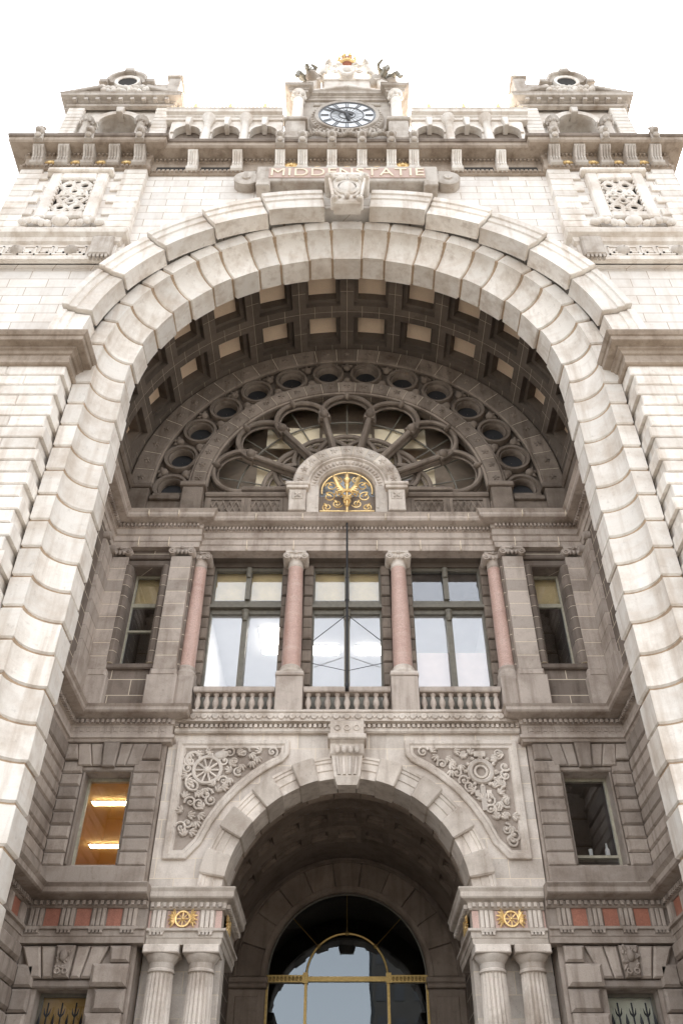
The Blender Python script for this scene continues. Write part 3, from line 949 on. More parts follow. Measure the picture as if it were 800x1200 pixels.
for k in range(10):
    a = 2 * PI * k / 10
    ca, sa = math.cos(a), math.sin(a)
    b.tube([(0.36 * ca, YG + 0.36 * sa, CZ2 + 0.18), (0.47 * ca, YG + 0.47 * sa, CZ2 + 0.45), (0.34 * ca, YG + 0.34 * sa, CZ2 + 0.72), (0.03 * ca, YG + 0.03 * sa, CZ2 + 0.8)], 0.03, 6)
    for q in (-1, 0, 1):
        b.ball((0.42 * math.cos(a + q * .12), YG + 0.42 * math.sin(a + q * .12), CZ2 + 0.3 + (0.1 if q == 0 else 0)), 0.055, 0, 7, 5)
b.ball((0, YG, CZ2 + 0.92), 0.12); b.box(-0.025, 0.025, YG - .025, YG + .025, CZ2 + 1.0, CZ2 + 1.25); b.box(-0.09, 0.09, YG - .02, YG + .02, CZ2 + 1.12, CZ2 + 1.165)
crn = part('gilded_crown', b, 'gold', smooth=True)
b = MB(); b.lathe(0, YG, [(0.30, CZ2 - 0.01), (0.31, CZ2 + 0.1), (0.34, CZ2 + 0.4), (0.22, CZ2 + 0.66), (0.03, CZ2 + 0.74)], 20)
obj('crown_lining', b, 'red', crn, True)

# ================================================================== COFFERED VAULT
RV, YV0, YV1 = 6.98, 16.33, 20.02
pit = 13.85
mb = MB(); mort = MB(); panels = []
rows = [(16.56, 18.24, 17.40), (18.26, 19.94, 19.10)]
cells = [90 + sg * (6.925 + pit * i) for i in range(6) for sg in (-1, 1)]
def pv(r, a, y):
    return (r * math.cos(R(a)), y, h0 + r * math.sin(R(a)))
ha_c = pit / 2
for ac in cells:
    for (y0, y1, yc) in rows:
        ha1 = math.degrees(0.60 / RV); hy1 = 0.60
        ha2 = math.degrees(0.47 / RV); hy2 = 0.47
        def loop(r, ha, y0_, y1_, ns=4):
            L = []
            for i in range(ns + 1): L.append(pv(r, ac - ha + 2 * ha * i / ns, y0_))
            for i in range(ns + 1): L.append(pv(r, ac + ha - 2 * ha * i / ns, y1_))
            return L
        loops = [loop(RV, ha_c, y0 - 0.01, y1 + 0.01), loop(RV, ha1, yc - hy1, yc + hy1), loop(RV + 0.22, ha1, yc - hy1, yc + hy1), loop(RV + 0.22, ha2, yc - hy2, yc + hy2), loop(RV + 0.6, ha2, yc - hy2, yc + hy2)]
        mb.loft(loops, caps=False)
        pl = MB()
        lp = loop(RV + 0.58, ha2 * 1.02, yc - hy2, yc + hy2)
        pl.add(lp, [tuple(range(len(lp)))])
        panels.append(pl)
# plain strips at both ends of the vault and low on the haunches
def vstrip(y0, y1, a0, a1, n=60):
    mb.loft([[pv(RV, a0 + (a1 - a0) * i / n, y0), pv(RV, a0 + (a1 - a0) * i / n, y1)] for i in range(n + 1)], caps=False, closed=False)
lo = 90 - 6 * pit
vstrip(YV0, 16.55, 0, 180); vstrip(19.95, YV1 + 0.4, 0, 180); vstrip(16.55, 19.95, 0, lo, 4); vstrip(16.55, 19.95, 180 - lo, 180, 4)
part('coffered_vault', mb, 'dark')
for p in panels:
    part('coffer_panel', p, 'cream')
mb = MB()
def mline_y(a, y0, y1, w=0.016):
    d = math.degrees(w / RV) / 2
    mb.loft([[pv(RV - 0.004, a - d, y0), pv(RV - 0.004, a + d, y0)], [pv(RV - 0.004, a - d, y1), pv(RV - 0.004, a + d, y1)]], caps=False, closed=False)
def mline_a(y, a0, a1, n, w=0.016):
    mb.loft([[pv(RV - 0.005, a0 + (a1 - a0) * i / n, y - w / 2), pv(RV - 0.005, a0 + (a1 - a0) * i / n, y + w / 2)] for i in range(n + 1)], caps=False, closed=False)
for i in range(-6, 7):
    mline_y(90 + pit * i, 16.4, 20.0)
for i in range(-6, 6):
    for q in (0.32, 0.68):
        for (y0, y1, yc) in rows:
            mline_y(90 + pit * (i + q), yc + 0.6, y1 + 0.01); mline_y(90 + pit * (i + q), y0, yc - 0.6)
mline_a(18.25, 0, 180, 60); mline_a(16.5, 0, 180, 60)
for i in range(-6, 7):
    for (y0, y1, yc) in rows:
        for dy in (0.0,):
            mline_a(yc + dy, 90 + pit * i - 1.9, 90 + pit * i + 1.9, 2)
part('vault_joints', mb, 'vmortar')

# ================================================================== LUNETTE
YL = 20.0
# outer band of voussoirs with bosses
def banded(name, r0, r1, yf, yb, n, mat, boss=None, joints=True, gap=0.12, zc=h0, a0=0, a1=180, b=0.008, steps=2):
    m = MB()
    for i in range(n):
        p0 = a0 + (a1 - a0) * i / n; p1 = a0 + (a1 - a0) * (i + 1) / n
        m.arc([(r0, yb), (r0, yf + 0.04), (r0 + 0.05, yf), (r1 - 0.05, yf), (r1, yf + 0.04), (r1, yb)], zc, p0 + gap, p1 - gap, steps, b)
    o = part(name, m, mat)
    if joints:
        j = MB(); j.arc([(r0 + .012, yb), (r0 + .012, yf + 0.05), (r0 + 0.055, yf + 0.012), (r1 - 0.055, yf + 0.012), (r1 - .012, yf + 0.05), (r1 - .012, yb)], zc, a0, a1, 48, 0)
        obj('mortar_joints', j, 'mortar', o)
    if boss:
        k = MB()
        rm = (r0 + r1) / 2
        for i in range(n):
            p = R(a0 + (a1 - a0) * (i + 0.5) / n)
            x, z = rm * math.cos(p), zc + rm * math.sin(p)
            for q in range(5):
                k.leaf(x, z, yf, boss, boss * 0.5, q * 72 + 20, 0.035)
            k.ball((x, yf - 0.01, z), (boss * 0.35, 0.05, boss * 0.35), 0, 8, 5)
        obj('rosettes', k, mat, o, True)
    return o
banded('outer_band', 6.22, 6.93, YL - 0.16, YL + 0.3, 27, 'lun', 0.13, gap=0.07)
banded('rose_band', 4.50, 4.98, YL - 0.22, YL + 0.3, 25, 'lun', 0.13, gap=0.08)
for dr in ((6.2, 0.06), (5.02, 0.05), (4.46, 0.07)):
    mb = MB(); mb.ring_y(0, h0, dr[0], YL - 0.1, dr[1], 60, 0, 180); part('roll_moulding', mb, 'lun', smooth=True)
# oculus ring
mb = MB(); oc = []
rc, hv = 5.58, 0.64
for i in range(14):
    ac = 90 - 6.925 - pit * (i - 6) if False else 90 + pit * (i - 6.5)
    n = 32
    c = (rc * math.cos(R(ac)), h0 + rc * math.sin(R(ac)))
    t = (-math.sin(R(ac)), math.cos(R(ac))); rr_ = (math.cos(R(ac)), math.sin(R(ac)))
    rin, rout = [], []
    for j in range(n):
        u, v = math.cos(2 * PI * j / n), math.sin(2 * PI * j / n)
        k = 1 / max(abs(u), abs(v))
        aa = R(ac + u * k * pit / 2); rad = rc + v * k * hv
        rout.append((rad * math.cos(aa), YL + 0.08, h0 + rad * math.sin(aa)))
        x = c[0] + 0.46 * (u * t[0] + v * rr_[0]); z = c[1] + 0.46 * (u * t[1] + v * rr_[1])
        rin.append((x, YL + 0.08, z))
    mb.loft([rout, rin], caps=False)
part('oculus_field', mb, 'dark')
for i in range(14):
    ac = 90 + pit * (i - 6.5)
    c = (rc * math.cos(R(ac)), h0 + rc * math.sin(R(ac)))
    m = MB()
    m.lathe_y(c[0], c[1], [(0.37, YL + 0.45), (0.36, YL + 0.2), (0.36, YL + 0.02), (0.40, YL - 0.06), (0.45, YL - 0.03), (0.47, YL - 0.12), (0.55, YL - 0.13), (0.58, YL - 0.02), (0.58, YL + 0.1)], 30)
    o = part('oculus', m, 'lun', smooth=True)
    g = MB(); g.lathe_y(c[0], c[1], [(0.01, YL + 0.2), (0.365, YL + 0.2)], 24); obj('pane', g, 'black', o)  # black disc near the front, painting in the shade of the hole
for i in range(15):
    aa = R(90 + pit * (i - 7))
    for rad, z in ((5.95, 1), (5.22, -1)):
        x, zz = rad * math.cos(aa), h0 + rad * math.sin(aa)
        if zz < h0: continue
        mb = MB()
        mb.ball((x, YL - 0.02, zz), (0.15, 0.13, 0.15))
        for q in range(3):
            mb.leaf(x, zz, YL - 0.02, 0.26, 0.13, math.degrees(aa) + (q - 1) * 55 + (0 if z > 0 else 180), 0.07)
        part('leaf_boss', mb, 'lun', smooth=True)
# rose tracery
sec = 180 / 7
tr = MB()
for k in range(0, 8):
    a = R(k * sec)
    d = Vector((math.cos(a), 0, math.sin(a)))
    o = Vector((0, YL, h0))
    tr.tube([o + d * 1.6, o + d * 2.4, o + d * 3.35], [0.105, 0.095, 0.095], 8)
    tr.tube([o + d * 1.6 + Vector((0, .2, 0)), o + d * 3.6 + Vector((0, .2, 0))], 0.12, 8)
    if 0 < k < 7:
        tr.ball(o + d * 3.5 + Vector((0, -.05, 0)), (0.17, 0.2, 0.17))
for k in range(7):
    am = (k + 0.5) * sec
    cr = 3.50
    c = (cr * math.cos(R(am)), h0 + cr * math.sin(R(am)))
    rad = cr * math.sin(R(sec / 2)) + 0.06
    tr.ring_y(c[0], c[1], rad + 0.06, YL - 0.02, 0.085, 20, am - 108, am + 108, 8)
    tr.ring_y(c[0], c[1], rad - 0.05, YL + 0.12, 0.04, 20, am - 112, am + 112, 8)
    tr.ring_y(c[0], c[1], rad + 0.08, YL + 0.2, 0.09, 20, am - 105, am + 105, 8)
    # small key block at the head of each light
    e = Vector((math.cos(R(am)), 0, math.sin(R(am))))
    p = Vector((c[0], YL - 0.1, c[1])) + e * rad
    tr.ball(p, (0.17, 0.14, 0.09), R(am))
part('rose_tracery', tr, 'lun', smooth=True)
tr = MB()
for k in range(7):
    am = R((k + 0.5) * sec)
    c = (1.75 * math.cos(am), h0 + 1.75 * math.sin(am))
    tr.ring_y(c[0], c[1], 1.0, YL + 0.34, 0.085, 24, math.degrees(am) - 80, math.degrees(am) + 80, 8)
    tr.ring_y(c[0], c[1], 0.86, YL + 0.4, 0.05, 24, math.degrees(am) - 80, math.degrees(am) + 80, 6)
part('inner_tracery', tr, 'lun', smooth=True)
lw = MB()
for k in range(1, 14):
    a = R(k * sec / 2); d = Vector((math.cos(a), 0, math.sin(a))); o = Vector((0, YL + 0.48, h0))
    lw.tube([o + d * 1.6, o + d * 4.45], 0.025, 6)
lw.ring_y(0, h0, 3.6, YL + 0.48, 0.035, 40, 0, 180, 6)
win = part('lunette_window', lw, 'frame', smooth=True)
g = MB()
N = 40
g.add([(0, YL + 0.5, h0 - 0.5)] + [(4.6 * math.cos(PI * i / N), YL + 0.5, h0 + 4.6 * math.sin(PI * i / N) - (0.5 if i in (0, N) else 0)) for i in range(N + 1)], [(0, i + 1, i + 2) for i in range(N)])
obj('pane', g, 'glasslow', win)
# room behind: dark back, cream sheets for lamp-lit ceilings
rm = MB()
rm.box(-5, 5, 21.3, 21.4, 17, 24.4); rm.box(-5, -4.9, 20.6, 24.6, 17, 24.4); rm.box(4.9, 5, 20.6, 24.6, 17, 24.4); rm.box(-5, 5, 20.55, 24.6, 24.4, 24.5); rm.box(-5, 5, 20.55, 24.6, 16.9, 17.0)
part('lunette_room', rm, 'roombrown')
bl = MB()
def sect(r0, r1, a0, a1, y, n=6):
    bl.loft([[(r0 * math.cos(R(a0 + (a1 - a0) * i / n)), y, h0 + r0 * math.sin(R(a0 + (a1 - a0) * i / n))), (r1 * math.cos(R(a0 + (a1 - a0) * i / n)), y, h0 + r1 * math.sin(R(a0 + (a1 - a0) * i / n)))] for i in range(n + 1)], caps=False, closed=False)
for (x0, x1, z0, z1) in ((-2.75, -0.95, 20.75, 21.75), (0.95, 2.7, 20.75, 21.7), (-0.85, 0.85, 20.85, 21.45), (-3.0, -2.3, 18.3, 20.2), (2.2, 2.9, 18.3, 20.2), (-2.2, -1.7, 18.3, 19.2), (-1.75, -0.7, 19.5, 20.55), (0.7, 1.75, 19.5, 20.55), (1.7, 2.1, 18.3, 19.0)):
    bl.box(x0, x1, 20.56, 20.60, z0, z1)
obj('blind', bl, 'creamlit', win)  # pale sheets in place of lamp-lit ceilings, their brightness put into colour
# hub arch
ZH = 18.24
banded('hub_band', 1.26, 1.72, YL - 0.38, YL + 0.3, 11, 'mid', 0.13, gap=0.25, zc=ZH)
mb = MB()
mb.arc([(0.88, YL - 0.1), (0.94, YL - 0.2), (1.16, YL - 0.24), (1.2, YL - 0.32), (1.26, YL - 0.32), (1.26, YL + 0.3), (0.88, YL + 0.3)], ZH, 0, 180, 32, 0)
for k in range(26):
    a = PI * (k + 0.5) / 26
    mb.ball((1.06 * math.cos(a), YL - 0.23, ZH + 1.06 * math.sin(a)), (0.05, 0.05, 0.08), a - PI / 2, 6, 4)
for s in (-1, 1):
    mb.box(s * 0.88, s * 1.255, YL - 0.28, YL + 0.3, 17.12, ZH)
    mb.box(s * 0.9, s * 0.98, YL - 0.3, YL - 0.27, 17.3, ZH)
part('hub_arch', mb, 'mid')
for s in (-1, 1):
    mb = MB()
    mb.rblock(s * 1.27, s * 1.8, YL - 0.42, YL + 0.2, 17.12, 17.98, 0.03)
    mb.rblock(s * 1.2, s * 1.88, YL - 0.5, YL + 0.2, 17.98, 18.1, 0.02); mb.rblock(s * 1.16, s * 1.92, YL - 0.54, YL + 0.2, 18.1, 18.23, 0.03)
    mb.rblock(s * 1.36, s * 1.7, YL - 0.45, YL, 17.55, 17.85, 0.02)
    for q in range(4): mb.leaf(s * 1.53, 17.7, YL - 0.46, 0.14, 0.07, 45 + 90 * q, 0.04)
    part('hub_pedestal', mb, 'mid')
# gilded grille inside the hub
gw = MB()
gw.ring_y(0, ZH, 0.80, YL - 0.02, 0.03, 30, -10, 190, 6)
for s in (-1, 1):
    for (cx, cz, r0_, t0, t1) in ((0.5, 18.45, 0.2, 0, 500), (0.56, 18.0, 0.2, 60, 560), (0.3, 17.7, 0.16, 200, 700), (0.62, 17.55, 0.15, -60, 430), (0.28, 18.7, 0.13, 100, 540), (0.27, 18.1, 0.12, 0, 420)):
        pts = []
        for q in range(26):
            u = q / 25
            a = R(t0 + (t1 - t0) * u); rad = r0_ * (1 - 0.75 * u)
            pts.append((s * (cx + rad * math.cos(a)), YL - 0.02, cz + rad * math.sin(a)))
        gw.tube(pts, 0.024, 5)
        gw.leaf(s * cx, cz, YL - 0.04, 0.2, 0.09, 60 if s > 0 else 120, 0.03)
gw.tube([(-0.85, YL - .02, 17.4), (0.85, YL - .02, 17.4)], 0.03, 6)
grl = part('gilded_grille', gw, 'gold', smooth=True)
obj('pane', MB().box(-0.87, 0.87, YL + 0.2, YL + 0.22, 17.1, 19.1), 'skyglass', grl)

# ---- attic under the lunette
mb = MB()
mb.box(-4.45, 4.45, YL - 0.02, YL + 0.4, 16.8, 18.0)
mb.sweep([(-0.2, 17.98), (0.06, 17.98), (0.1, 18.04), (0.1, 18.12), (-0.2, 18.16)], [(-4.45, YL - 0.02), (-1.9, YL - 0.02)])
mb.sweep([(-0.2, 17.98), (0.06, 17.98), (0.1, 18.04), (0.1, 18.12), (-0.2, 18.16)], [(1.9, YL - 0.02), (4.45, YL - 0.02)])
for s in (-1, 1):
    for (x0, x1) in ((2.05, 3.05), (3.25, 4.3)):
        for k in range(5):
            xa = x0 + (x1 - x0) * k / 5; xb = x0 + (x1 - x0) * (k + 1) / 5
            mb.tube([(s * xa, YL - 0.04, 17.3), (s * xb, YL - 0.04, 17.8)], 0.035, 5)
            mb.tube([(s * xb, YL - 0.04, 17.3), (s * xa, YL - 0.04, 17.8)], 0.035, 5)
        for (z0, z1) in ((17.2, 17.27), (17.83, 17.9)):
            mb.box(s * x0, s * x1, YL - 0.07, YL, z0, z1)
        for xx in (x0, x1):
            mb.box(s * (xx - 0.05), s * (xx + 0.05), YL - 0.071, YL, 17.2, 17.9)
part('attic', mb, 'lun')
for s in (-1, 1):
    mb = MB()
    mb.box(s * 4.46, s * 6.98, YL - 0.16, YL + 0.3, 16.8, 17.7)
    mb.rblock(s * 4.5, s * 5.15, YL - 0.36, YL, 17.2, 18.15, 0.03); mb.rblock(s * 4.42, s * 5.22, YL - 0.44, YL, 18.15, 18.33, 0.03)
    mb.rblock(s * 6.2, s * 6.97, YL - 0.3, YL, 17.2, 18.15, 0.03); mb.rblock(s * 6.12, s * 6.97, YL - 0.36, YL, 18.15, 18.33, 0.03)
    mb.rblock(s * 5.2, s * 6.15, YL - 0.28, YL + 0.2, 17.7, 17.86, 0.02); mb.rblock(s * 5.23, s * 6.12, YL - 0.12, YL + 0.2, 17.86, 18.1, 0.02)
    # the same plinth along the side wall
    mb.box(s * 6.8, s * 7.1, 16.36, YL - 0.3, 16.8, 18.15)
    mb.sweep([(-0.1, 18.1), (0.06, 18.1), (0.12, 18.2), (0.12, 18.33), (-0.1, 18.36)], [(s * 6.82, 16.36), (s * 6.82, YL - 0.31)] if s < 0 else [(6.82, YL - 0.31), (6.82, 16.36)])
    part('attic_plinth', mb, 'lun')

# ================================================================== RECESS: ENTABLATURE OF THE UPPER STOREY
def rpath(ys, yc, xs=7.0, xc=4.42):
    return [(-xs, 16.34), (-xs, ys), (-xc, ys), (-xc, yc), (xc, yc), (xc, ys), (xs, ys), (xs, 16.34)]
P2 = rpath(19.84, 20.02)
mb = MB()
prof = [(-0.35, 15.86), (0.02, 15.86), (0.04, 16.04), (0.07, 16.05), (0.08, 16.22), (0.14, 16.26), (0.06, 16.3), (0.06, 16.52), (0.1, 16.54), (0.1, 16.66), (0.22, 16.68), (0.40, 16.72), (0.44, 16.78), (0.44, 16.86), (0.52, 16.96), (-0.35, 17.0)]
mb.sweep(prof, P2)
mb.dentils(P2, 0.08, 0.19, 16.55, 16.65, 0.06, 0.115)
part('upper_entablature', mb, 'greyl')
for x in (-6.2, -5.3, -3.0, -1.6, 0.9, 2.2, 3.4, 5.0, 6.3):
    yy = (19.84 if abs(x) > 4.42 else 20.02)
    mj = MB(); mj.box(x - 0.01, x + 0.01, yy - 0.046 - 0.04, yy, 15.87, 16.2)
    part('mortar_joint', mj, 'mortar')
    mj = MB(); mj.box(x + 0.25, x + 0.27, yy - 0.47 - 0.05, yy, 16.72, 16.9)
    part('mortar_joint', mj, 'mortar')
# centre lintel soffit and loggia wall
mb = MB()
mb.box(-4.4, 4.4, 20.03, 20.8, 15.87, 16.3)
mb.box(-4.4, 4.4, 20.62, 20.9, 15.72, 15.9)
for (x0, x1) in ((-4.44, -4.0), (-1.9, -1.02), (1.02, 1.9), (4.0, 4.44)):
    mb.box(x0, x1, 20.64, 20.95, 10.2, 15.8)
part('loggia_wall', mb, 'dark')
# banded jambs of the loggia openings
for s in (-1, 1):
    for (x0, x1) in ((1.0, 1.28), (1.62, 1.92), (3.98, 4.3)):
        mb = MB()
        for i in range(14):
            z0 = 10.5 + 5.2 * i / 14; z1 = 10.5 + 5.2 * (i + 1) / 14
            mb.rblock(s * x0, s * x1, 20.5 if i % 2 else 20.53, 20.8, z0 + .008, z1 - .008, 0.03)
        part('loggia_jamb', mb, 'lun')

# windows of the loggia
def loggia_window(cx, hw, upper, lower, right_blind=False):
    f = MB()
    y0, y1 = 20.70, 20.84
    zb, zt = 10.7, 15.72
    for (xa, xb, za, zz) in ((-hw, -hw + 0.09, zb, zt), (hw - 0.09, hw, zb, zt), (-hw + .0901, hw - .0901, zt - 0.09, zt), (-hw + .0901, hw - .0901, 14.16, 14.52)):
        f.box(cx + xa, cx + xb, y0, y1, za, zz)
    f.box(cx - hw + 0.091, cx - .081, y0 - .02, y1 - 0.03, 14.05, 14.159); f.box(cx + .081, cx + hw - 0.091, y0 - .02, y1 - 0.03, 14.05, 14.159)
    f.box(cx - 0.08, cx + 0.08, y0 - 0.1, y1 + .01, zb, 14.1); f.box(cx - 0.07, cx + 0.07, y0 - 0.09, y1 + .01, 14.53, zt - .1)
    f.box(cx - hw - .02, cx + hw + .02, y0 - 0.15, y1 - .05, 14.2, 14.3)
    f.lathe(cx, y0 - 0.1, [(0.07, 13.75), (0.1, 13.85), (0.09, 14.0), (0.12, 14.1)], 10)
    f.lathe(cx, y0 - 0.1, [(0.06, 15.3), (0.09, 15.4), (0.08, 15.5), (0.1, 15.62)], 10)
    f.box(cx - hw + .1, cx + hw - .1, y0 + .02, y1 - .02, 10.7, 11.4)
    w = part('window', f, 'frame')
    g = MB(); g2 = MB()
    for sx in (-1, 1):
        a, b = (cx - hw + 0.05, cx - 0.06) if sx < 0 else (cx + 0.06, cx + hw - 0.05)
        g.box(a, b, 20.79, 20.80, 11.3, 14.1); g2.box(a, b, 20.79, 20.80, 14.45, 15.66)
    obj('pane', g, 'glass', w); obj('transom_pane', g2, 'glasslow', w)
    if upper:
        b_ = MB(); b_.box(cx - hw + 0.06, cx + hw - 0.06, 20.95, 20.97, upper, 15.7); obj('blind', b_, 'blind', w)
    if lower:
        b_ = MB(); b_.box(cx - hw + 0.06, cx + hw - 0.06, 20.95, 20.97, 11.0, lower); obj('blind', b_, 'pinkblind', w)
    return w
loggia_window(-2.94, 1.08, 14.72, None)
loggia_window(0.0, 1.04, 14.72, None)
wr = loggia_window(2.94, 1.08, None, 12.9)
obj('blind', MB().box(1.9, 3.98, 20.95, 20.97, 14.6, 15.7), 'void', wr)  # added dark sheet that makes the right transoms look unlit
# the room behind the loggia
rm = MB()
rm.box(-4.4, 4.4, 27.9, 28.0, 10.4, 15.75); rm.box(-4.5, -4.4, 21.0, 27.9, 10.4, 15.75); rm.box(4.4, 4.5, 21.0, 27.9, 10.4, 15.75); rm.box(-4.4, 4.4, 21.0, 27.9, 15.66, 15.76); rm.box(-4.4, 4.4, 21.0, 27.9, 10.3, 10.4)
part('office_room', rm, 'roomwhite')

# columns, pilasters, pedestals
def ionic(m, cx, cy, z0, w, flat=False, d=0.2):
    m.box(cx - w * 0.58, cx + w * 0.58, cy - w * 0.56 if not flat else cy - d, cy + w * 0.5 if not flat else cy + 0.1, z0 + 0.27, z0 + 0.335)
    yf = cy - w * 0.54 if not flat else cy - d
    for s in (-1, 1):
        m.lathe_y(cx + s * w * 0.5, z0 + 0.16, [(0.02, yf - 0.035), (0.05, yf - 0.035), (0.06, yf), (0.11, yf - 0.02), (0.125, yf + 0.02), (0.125, yf + (0.5 if not flat else 0.25))], 16)
    m.box(cx - w * 0.5, cx + w * 0.5, yf + 0.03, yf + (0.5 if not flat else 0.25), z0 + 0.14, z0 + 0.268)
    for k in range(3):
        m.ball((cx + (k - 1) * w * 0.22, yf + 0.02, z0 + 0.12), (0.055, 0.06, 0.07), 0, 8, 5)
    m.ball((cx, yf, z0 + 0.28), (0.06, 0.05, 0.06), 0, 8, 5)
for s in (-1, 1):
    cx, cy = s * 1.52, 20.28
    m = MB()
    m.lathe(cx, cy, [(0.265, 11.98), (0.265, 12.6), (0.255, 13.6), (0.215, 15.38)], 32)
    col = part('column', m, 'pink', smooth=True)
    m = MB()
    m.lathe(cx, cy, [(0.215, 15.34), (0.24, 15.38), (0.215, 15.42), (0.22, 15.56), (0.28, 15.64), (0.28, 15.7)], 28)
    ionic(m, cx, cy, 15.52, 0.52)
    obj('capital', m, 'mid', col, True)
    m = MB()
    m.lathe(cx, cy, [(0.34, 11.72), (0.36, 11.76), (0.34, 11.83), (0.29, 11.86), (0.31, 11.93), (0.27, 11.99)], 28)
    m.box(cx - 0.36, cx + 0.36, cy - 0.36, cy + 0.36, 11.64, 11.72)
    obj('base', m, 'mid', col, True)
    m = MB()
    m.rblock(cx - 0.36, cx + 0.36, cy - 0.40, cy + 0.3, 10.5, 11.55, 0.02)
    m.rblock(cx - 0.38, cx + 0.38, cy - 0.43, cy + 0.3, 11.55, 11.64, 0.02)
    obj('pedestal', m, 'greyl', col)
    # engaged pink column beside the flat pilaster
    cx, cy = s * 4.36, 20.30
    m = MB()
    m.lathe(cx, cy, [(0.23, 11.98), (0.225, 13.2), (0.19, 15.38)], 28)
    col = part('column', m, 'pink', smooth=True)
    m = MB()
    m.lathe(cx, cy, [(0.19, 15.34), (0.21, 15.38), (0.19, 15.42), (0.2, 15.56), (0.26, 15.64), (0.26, 15.7)], 24)
    ionic(m, cx, cy, 15.52, 0.46)
    obj('capital', m, 'greyl', col, True)
    m = MB()
    m.lathe(cx, cy, [(0.3, 11.6), (0.31, 11.76), (0.26, 11.86), (0.28, 11.93), (0.24, 11.99)], 24)
    m.rblock(cx - 0.3, cx + 0.3, cy - 0.32, cy + 0.3, 10.5, 11.62, 0.02)
    obj('base', m, 'greyl', col)
    # flat pilaster
    for (x0, x1, yf, zt) in ((4.56, 5.16, 19.82, 15.52), (6.42, 6.97, 19.86, 15.52)):
        m = MB()
        for i in range(9):
            z0 = 11.72 + (zt - 11.72) * i / 9; z1 = 11.72 + (zt - 11.72) * (i + 1) / 9
            m.rblock(s * x0, s * x1, yf, 20.2, z0 + .010, z1 - .010, 0.006)
        pil = part('pilaster', m, 'greyl')
        m = MB(); m.box(s * (x0 + .006), s * (x1 - .006), yf + 0.006, 20.1, 11.73, zt - .01); obj('mortar_joints', m, 'mortar', pil)
        m = MB()
        m.rblock(s * (x0 - 0.1), s * (x1 + (0.1 if x1 < 6 else 0)), yf - 0.1, 20.2, 10.5, 11.5, 0.02)
        m.rblock(s * (x0 - 0.05), s * (x1 + (0.05 if x1 < 6 else 0)), yf - 0.06, 20.2, 11.5, 11.72, 0.05)
        obj('pedestal', m, 'greyl', pil)
        m = MB(); ionic(m, s * (x0 + x1) / 2, yf + 0.12, 15.5, (x1 - x0) * 0.92, True, 0.2)
        obj('capital', m, 'greyl', pil, True)
    # pilaster on the side wall
    m = MB()
    for i in range(9):
        z0 = 11.72 + (15.52 - 11.72) * i / 9; z1 = 11.72 + (15.52 - 11.72) * (i + 1) / 9
        m.rblock_x(s * 6.9, s * 7.2, 19.0, 19.85, z0 + .007, z1 - .007, 0.008)
    m.rblock_x(s * 6.84, s * 7.2, 18.9, 19.84, 10.5, 11.7, 0.02)
    m.lathe_x(19.08, 15.68, [(0.02, s * 6.8), (0.12, s * 6.81), (0.13, s * 7.0)], 14); m.lathe_x(19.72, 15.68, [(0.02, s * 6.8), (0.12, s * 6.81), (0.13, s * 7.0)], 14)
    part('side_pilaster', m, 'greyl')
